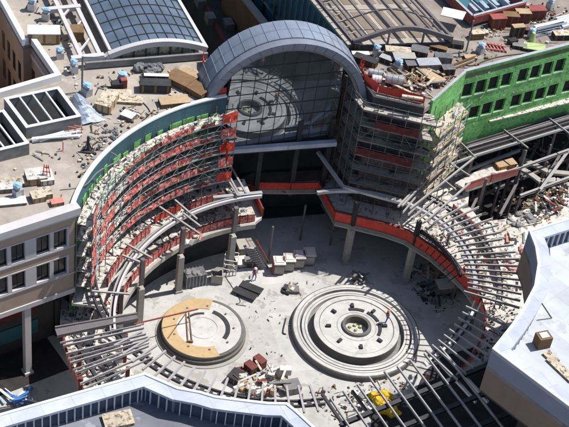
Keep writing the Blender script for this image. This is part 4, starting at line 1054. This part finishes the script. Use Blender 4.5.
def heap(name, label, cat, x0, y0, x1, y1, n, mats, z=0, smax=1.2, hmax=.8, group=None, seed=1):
    o = thing(name, label, cat, at((x0+x1)/2,(y0+y1)/2,z), group); rnd = random.Random(seed)
    for k in range(n):
        p = at(rnd.uniform(x0,x1), rnd.uniform(y0,y1), z); t = rnd.random(); m = MB(); mm_ = rnd.choice(mats)
        if t < .5: a_ = rnd.uniform(0,3.1); d = Vector((math.cos(a_),math.sin(a_),rnd.uniform(-.1,.2)))*rnd.uniform(.3,smax); q = p+Vector((0,0,rnd.uniform(.1,hmax))); m.beam(q-d, q+d, rnd.uniform(.08,.3), rnd.uniform(.05,.2)); nm = 'board'
        elif t < .8: m.box((p.x,p.y,z+rnd.uniform(0,hmax*.4)), (rnd.uniform(.3,smax),rnd.uniform(.3,.8),rnd.uniform(.15,hmax*.7)), rnd.uniform(0,3)); nm = 'carton'
        else: m.blob((p.x,p.y,z+.2), rnd.uniform(.2,.5), (1,1,.6), k, 5); nm = 'bundle'
        m.obj(nm, mm_, o)
    return o
heap('debris_heap', 'heap of white sheets, cartons and maroon boxes in front of the near parapet', 'debris heap', 238,372,285,396, 70, ['paper','paper','plank','wood','maroon','dark','grey','plank_tan'], hmax=1.1, seed=4)
crate(250,372,.005,1.2,.8,1.1,-40,'maroon','maroon','maroon crate standing in the debris heap'); crate(259,366,.005,1.2,.8,1.1,-40,'maroon','maroon','second maroon crate at the back of the debris heap')
crate(237,381,.005,1.6,1.4,.9,-25,'dark','dark','black box at the left end of the debris heap'); crate(291,390,.005,1.6,1.3,.9,25,'grey','grey','grey open box at the right end of the debris heap')
heap('timber_pile', 'pile of tan timber in the sun patch under the terrace on the right', 'timber pile', 424,262,452,284, 34, ['plank_tan','wood','paper','grey'], smax=1.6, hmax=.4, seed=6)
heap('rebar_coil', 'tangle of dark wire beside the top of the large fountain', 'wire', 352,276,366,283, 22, ['grey','paper','steel'], smax=.7, hmax=.8, seed=9)
heap('scrap_pile', 'small scrap pile on the plaza between toilets and fountain', 'scrap', 284,287,300,293, 14, ['grey','dark','plank_tan'], smax=.6, hmax=.5, seed=10)
heap('sheet_pile', 'pile of white sheets and cartons under the left steel bay', 'sheets', 84,340,120,382, 40, ['paper','plank','paper','floor_slab','steel'], z=L2, smax=1.2, hmax=.6, seed=12)
heap('floor_debris', 'scattered pale boards on the terrace below the curved scaffold', 'debris', 150,225,205,245, 26, ['paper','plank','grey','pink'], z=L2, smax=.9, hmax=.3, seed=13)
heap('floor_debris', 'boards and pallets on the sunlit terrace beside the right trellis fan', 'debris', 475,228,525,290, 40, ['paper','plank','grey','pink','plank_tan'], z=L2, smax=1.3, hmax=.4, seed=14)
heap('terrace_scrap', 'dark rusty scrap heap on the terrace behind the white roofed building', 'scrap', 532,196,560,214, 34, ['maroon','wood_dark','plank_tan','dark','paper'], z=L2, smax=1.0, hmax=.9, seed=15)
heap('white_bundles', 'white wrapped bundles among the joists at the lower right', 'bundles', 352,392,374,412, 18, ['paper','plank','grey'], z=0, smax=1., hmax=.8, seed=16)
heap('blue_bundle', 'blue and white tarps on the ground at the left edge', 'tarps', 2,392,30,406, 16, ['blue_paint','paper','white','blue'], z=0, smax=1.5, hmax=.6, seed=17)
heap('steel_scrap', 'shadowed scrap on the plaza below the right terrace guard', 'scrap', 420,284,452,306, 26, ['grey','dark','steel'], smax=1.0, hmax=.6, seed=18)
heap('floor_debris', 'pale sheets lying between terrace columns at the left guard wall', 'debris', 96,300,118,320, 14, ['paper','plank'], z=L2, smax=1., hmax=.3, seed=19)
heap('pallet_boards', 'grey boards laid side by side behind the white roofed building', 'boards', 505,212,535,226, 20, ['grey','plank','concrete'], z=L2, smax=1.6, hmax=.15, seed=20)
crate(505,166,L2+1.2,2.4,1.1,.5,30,'orange','wood','orange tarp covered pallet on the terrace below the green wall'); 
crate(445,291,.005,2.2,1.5,1.2,20,'grey','paper','pale crate in the sun patch beside the right column')
cone = thing('traffic_cone_stack','green wrapped figure shaped stand beside the lime sheet','stand', at(531,44,ROOF)); p = at(531,44,ROOF)
MB().lathe((p.x,p.y,p.z), [(.0,1.5),(.18,1.45),(.45,.1),(.45,0)], 14).obj('wrap', 'lime', cone)
# yellow machine bottom right
for nm, cx_, cy_, rr, sd_, lb in (('yellow_tarpaulin',389,409,1.25,3,'crumpled yellow tarpaulin heap beneath the joists at the bottom edge'),('yellow_tarpaulin',380,399,.9,5,'smaller crumpled yellow heap nearer the large round fountain')):
    o = thing(nm, lb, 'tarpaulin', at(cx_,cy_,0)); p = at(cx_,cy_,0); rnd = random.Random(sd_)
    for k in range(5): MB().blob((p.x+rnd.uniform(-rr,rr)*.8, p.y+rnd.uniform(-rr,rr)*.5, .35), .62*rr, (1.1,.8,.75), sd_*10+k, 6).obj('fold', 'yellow', o)
    for k in range(4): q = p+Vector((rnd.uniform(-1,1)*rr, rnd.uniform(-.6,.6)*rr, .75)); MB().beam(q, q+Vector((rnd.uniform(-.9,.9), rnd.uniform(-.9,.9), .1)), .1, .1).obj('pole', 'orange' if k%2 else 'steel', o)
# right roof prop
ck = thing('roof_hatch', 'brown roof hatch box with white lid on the right white roof', 'roof hatch', at(541,341,17.6)); p = at(541,345,17.6)
MB().box((p.x,p.y,17.6), (1.2,1.0,1.2), R(25)).obj('curb', 'wood_dark', ck); MB().box((p.x,p.y,18.805), (.75,.6,.05), R(25)).obj('lid', 'white', ck)
crate(551,358,17.605,1.3,.8,.2,-50,'wood','plank_tan','tan board beside the roof hatch', name='pallet', cat='pallet'); crate(561,370,17.605,2.8,.8,.2,-50,'wood','plank_tan','long tan board with white paper on the right roof', name='pallet', cat='pallet')
cs = thing('cable', 'thin black cable curling on the right white roof', 'cable', at(540,300,17.6))
cpz = [(532,262),(537,270),(546,268),(550,255),(549,240)]; m = MB()
for a, b in zip(cpz, cpz[1:]): m.beam(at(*a,17.65), at(*b,17.65), .06, .06)
m.obj('loop', 'steel', cs); cpz = [(534,283),(540,300),(552,318),(537,320)]; m = MB()
for a, b in zip(cpz, cpz[1:]): m.beam(at(*a,17.65), at(*b,17.65), .06, .06)
m.obj('loop', 'steel', cs)
crate(118,421,17.605,2.2,1.4,.3,25,'wood','plank_tan','tan plywood piece on the near roof', name='pallet', cat='pallet')

# ledges and girders in the opening below the green wall
lg = thing('lower_steelwork', 'weathered steel and concrete ledges in the dark opening below the green wall', 'steel frame', at(530,180,0))
for pl_ in ([(513,166),(527,172),(541,182),(556,180),(585,192)], [(520,158),(548,172),(590,176)]):
    m = MB()
    for a, b in zip(pl_, pl_[1:]): m.beam(at(*a,L2), at(*b,L2), .7, .3)
    m.obj('ledge', 'concrete', lg)
for a, b, z in (((470,212),(500,152),4.6),((500,215),(540,140),4.6),((530,205),(575,130),4.6),((470,200),(590,150),3.5),((480,186),(600,140),3.5),((455,175),(520,150),7.2),((500,175),(569,150),7.2),((520,196),(590,170),6.2),((540,190),(569,150),6.8)):
    MB().ibeam(at(*a,z), at(*b,z), .28, .3).obj('girder', 'steel' if z < 6 else 'steel_light', lg)
for q in ((498,190),(520,196),(545,170),(550,192),(478,172),(566,182)):
    p = at(*q, 4); MB().box((p.x,p.y,0), (.22,.22,5.2), .6).obj('post', 'steel', lg)
def hose(name, px_, z, r, m, label, cat):
    P = [at(*q, z+r) for q in px_]; Q = []
    for i in range(len(P)-1):
        p0, p1, p2, p3 = P[max(i-1,0)], P[i], P[i+1], P[min(i+2,len(P)-1)]
        for k in range(6):
            t = k/6; Q.append(.5*((2*p1)+(p2-p0)*t+(2*p0-5*p1+4*p2-p3)*t*t+(3*p1-p0-3*p2+p3)*t**3))
    Q.append(P[-1]); mb = MB()
    for a, b in zip(Q, Q[1:]): mb.beam(a, b, 2*r, 2*r)
    tag(mb.obj(name, m, None), label, cat)
if 0: hose('hose', [(210,310),(222,322),(262,318),(268,338),(250,352),(262,366)], 0, .035, 'dark', 'thin black hose curving between the two round fountains', 'hose')
hose('hose', [(286,318),(283,332),(286,334)], 0, .06, 'dark', 'short black rod lying left of the large round fountain', 'rod')
hose('hose', [(225,276),(240,300),(236,304),(246,306)], 0, .03, 'dark', 'thin dark cable from the column frame past the black panels', 'cable')
hose('hose', [(95,150),(110,152),(118,160),(98,172),(84,186),(60,190)], ROOF, .04, 'grey', 'grey hose winding over the roof inside the curved coping', 'hose')
hose('hose', [(95,95),(104,86),(136,98),(150,112),(142,121)], ROOF, .04, 'dark', 'dark cable snaking round the tan timber stacks', 'cable')
hose('hose', [(456,60),(470,66),(488,60),(505,56),(540,52)], ROOF, .045, 'dark', 'dark hose along the roof behind the green wall', 'hose')
hose('hose', [(540,12),(528,8),(545,22),(560,15)], ROOF, .045, 'grey', 'grey hose looping beside the container row', 'hose')
def litter(name, poly, z, n, mats, smin=.06, smax=.35, seed=1, zr=0.0, lab='scattered small construction litter'):
    rnd = random.Random(seed); ps = [Vector((p[0],p[1])) for p in poly]
    x0, x1 = min(p.x for p in ps), max(p.x for p in ps); y0, y1 = min(p.y for p in ps), max(p.y for p in ps)
    def inside(x, y):
        c_ = False
        for i in range(len(ps)):
            a, b = ps[i-1], ps[i]
            if (a.y > y) != (b.y > y) and x < (b.x-a.x)*(y-a.y)/(b.y-a.y)+a.x: c_ = not c_
        return c_
    cl = [(rnd.uniform(x0,x1), rnd.uniform(y0,y1)) for _ in range(14)]
    for k, mm_ in enumerate(mats):
        m = MB(); c_ = 0; t_ = 0
        while c_ < n//len(mats) and t_ < n*20:
            t_ += 1
            if rnd.random() < .6: q = rnd.choice(cl); x, y = rnd.gauss(q[0], 1.3), rnd.gauss(q[1], 1.3)
            else: x, y = rnd.uniform(x0,x1), rnd.uniform(y0,y1)
            if not inside(x, y): continue
            c_ += 1; a_ = rnd.uniform(0,3.14); L = rnd.uniform(smin,smax); 
            if rnd.random() < .35: d = Vector((math.cos(a_),math.sin(a_),rnd.uniform(-.03,.1)))*L*2; p = Vector((x,y,z+.06+abs(d.z))); m.beam(p-d, p+d, rnd.uniform(.03,.12), .05)
            else: m.box((x,y,z+rnd.uniform(0,.03)), (L,L*rnd.uniform(.4,1),rnd.uniform(.03,.25)), a_)
        o = m.obj(name, mm_, None); tag(o, lab, 'litter', None, 'stuff')
litter('roof_litter', pts([(8,165),(66,210),(100,150),(140,120),(220,92),(200,70),(95,72),(60,100),(80,125)], ROOF), ROOF, 250, ['grey','plank_tan','paper','dark','wood_dark'], seed=2)
litter('roof_litter', pts([(62,0),(20,0),(60,70),(80,90),(85,60)], ROOF), ROOF, 80, ['grey','paper','dark'], seed=3)
litter('roof_litter', pts([(362,70),(378,90),(425,103),(463,70),(569,42),(569,0),(530,5),(460,36),(355,48)], ROOF), ROOF, 620, ['grey','plank_tan','dark','wood_dark','paper','maroon'], seed=4)
litter('terrace_litter', arc(C1,18.8,180,114,20)+arc(C1,22.0,114,180,20), L3 if 0 else L2, 260, ['paper','grey','plank','pink'], seed=5)
litter('terrace_litter', arc(C1,19.7,180,114,20)+arc(C1,22.0,114,180,20), L3, 300, ['concrete','dark','grey','plank'], .05, .28, seed=6)
litter('terrace_litter', pts([(405,236),(450,215),(500,222),(520,260),(515,290),(485,320),(466,287),(440,262)], L2), L2, 520, ['paper','dark','grey','grey','wood_dark','pink'], .05, .26, seed=7)
litter('terrace_litter', pts([(66,300),(120,300),(118,340),(128,380),(84,392),(66,350)], L2), L2, 260, ['paper','dark','grey','plank'], seed=8)
litter('terrace_litter', pts([(480,320),(500,300),(520,310),(500,350),(470,372)], L2), L2, 140, ['grey','dark','concrete'], .05,.26, seed=9)
litter('plaza_litter', pts([(150,300),(225,275),(330,285),(290,330),(300,390),(230,385),(255,340),(230,300)], 0), 0, 42, ['grey','paper','dark'], .04, .14, seed=10)
litter('plaza_litter', pts([(300,395),(330,385),(420,375),(415,392),(340,425)], 0), 0, 140, ['grey','plank','dark','wood_dark'], .05, .3, seed=11)
litter('plaza_litter', pts([(410,262),(455,270),(465,300),(440,320),(410,290)], 0), 0, 160, ['grey','paper','plank_tan','dark'], .06, .4, seed=12)
litter('yard_litter', pts([(520,205),(569,180),(569,215),(530,225)], L2), L2, 200, ['maroon','paper','wood_dark','grey','plank_tan'], .06, .4, seed=13)
litter('yard_litter', pts([(470,150),(569,120),(569,190),(505,215),(470,200)], 0), .02, 240, ['grey','concrete','wood_dark'], .1, .6, seed=14)
# ------------------------------------------------------------------ people
def person(px, py, z, rz, shirt, hat, label, bend=0, s_=1.0):
    o = thing('person', label, 'person', (0,0,0), None)
    V = [(0,0,.95),(0,0,1.2),(0,-.02,1.42),(0,-.02,1.52),(0,-.03,1.66), (.1,0,.9),(.12,-.12,.5),(.12,-.02,.08),(.12,-.14,.04), (-.1,0,.9),(-.12,.1,.5),(-.12,.2,.09),(-.12,.1,.04), (.19,-.02,1.4),(.27,-.06,1.14),(.24,-.26,.98),(-.19,-.02,1.4),(-.27,.06,1.14),(-.25,-.04,.9)]
    Ed = [(0,1),(1,2),(2,3),(3,4),(0,5),(5,6),(6,7),(7,8),(0,9),(9,10),(10,11),(11,12),(2,13),(13,14),(14,15),(2,16),(16,17),(17,18)]
    rad = [.15,.14,.15,.06,.1,.1,.07,.05,.05,.1,.07,.05,.05,.07,.05,.035,.07,.05,.035]
    me = bpy.data.meshes.new('person_body'); me.from_pydata(V, Ed, []); b = bpy.data.objects.new('body', me); sc.collection.objects.link(b); b.parent = o
    b.modifiers.new('skin', 'SKIN'); 
    for i, r in enumerate(rad): me.skin_vertices[0].data[i].radius = (r, r)
    me.skin_vertices[0].data[0].use_root = True
    b.modifiers.new('sub', 'SUBSURF').levels = 1; me.materials.append(K['blue_paint'])
    MB().lathe((0,0,0), [(.17,.98),(.2,1.15),(.22,1.38),(.12,1.48)], 12).obj('vest', shirt, o)
    MB().blob((0,-.03,1.66), .115, (1,1.05,1.2), 3, 7).obj('head', 'skin', o)
    MB().lathe((0,-.03,0), [(.19,1.71),(.15,1.72),(.13,1.8),(.0,1.86)], 12).obj('hard_hat', hat, o)
    o.location = at(px,py,z); o.rotation_euler = (0,0,rz); o.scale = (s_,s_,s_)
person(254,280,0.01,.6,'red','white','person in red top walking beside the black panels')
person(386,323,1.01,2.0,'pink','orange','person in pinkish top on the large round fountain')
person(425,385,.01,1.0,'orange','white','person in orange vest under the lower right joists')
for o in sc.objects:
    if '_b' in o: del o['_b']
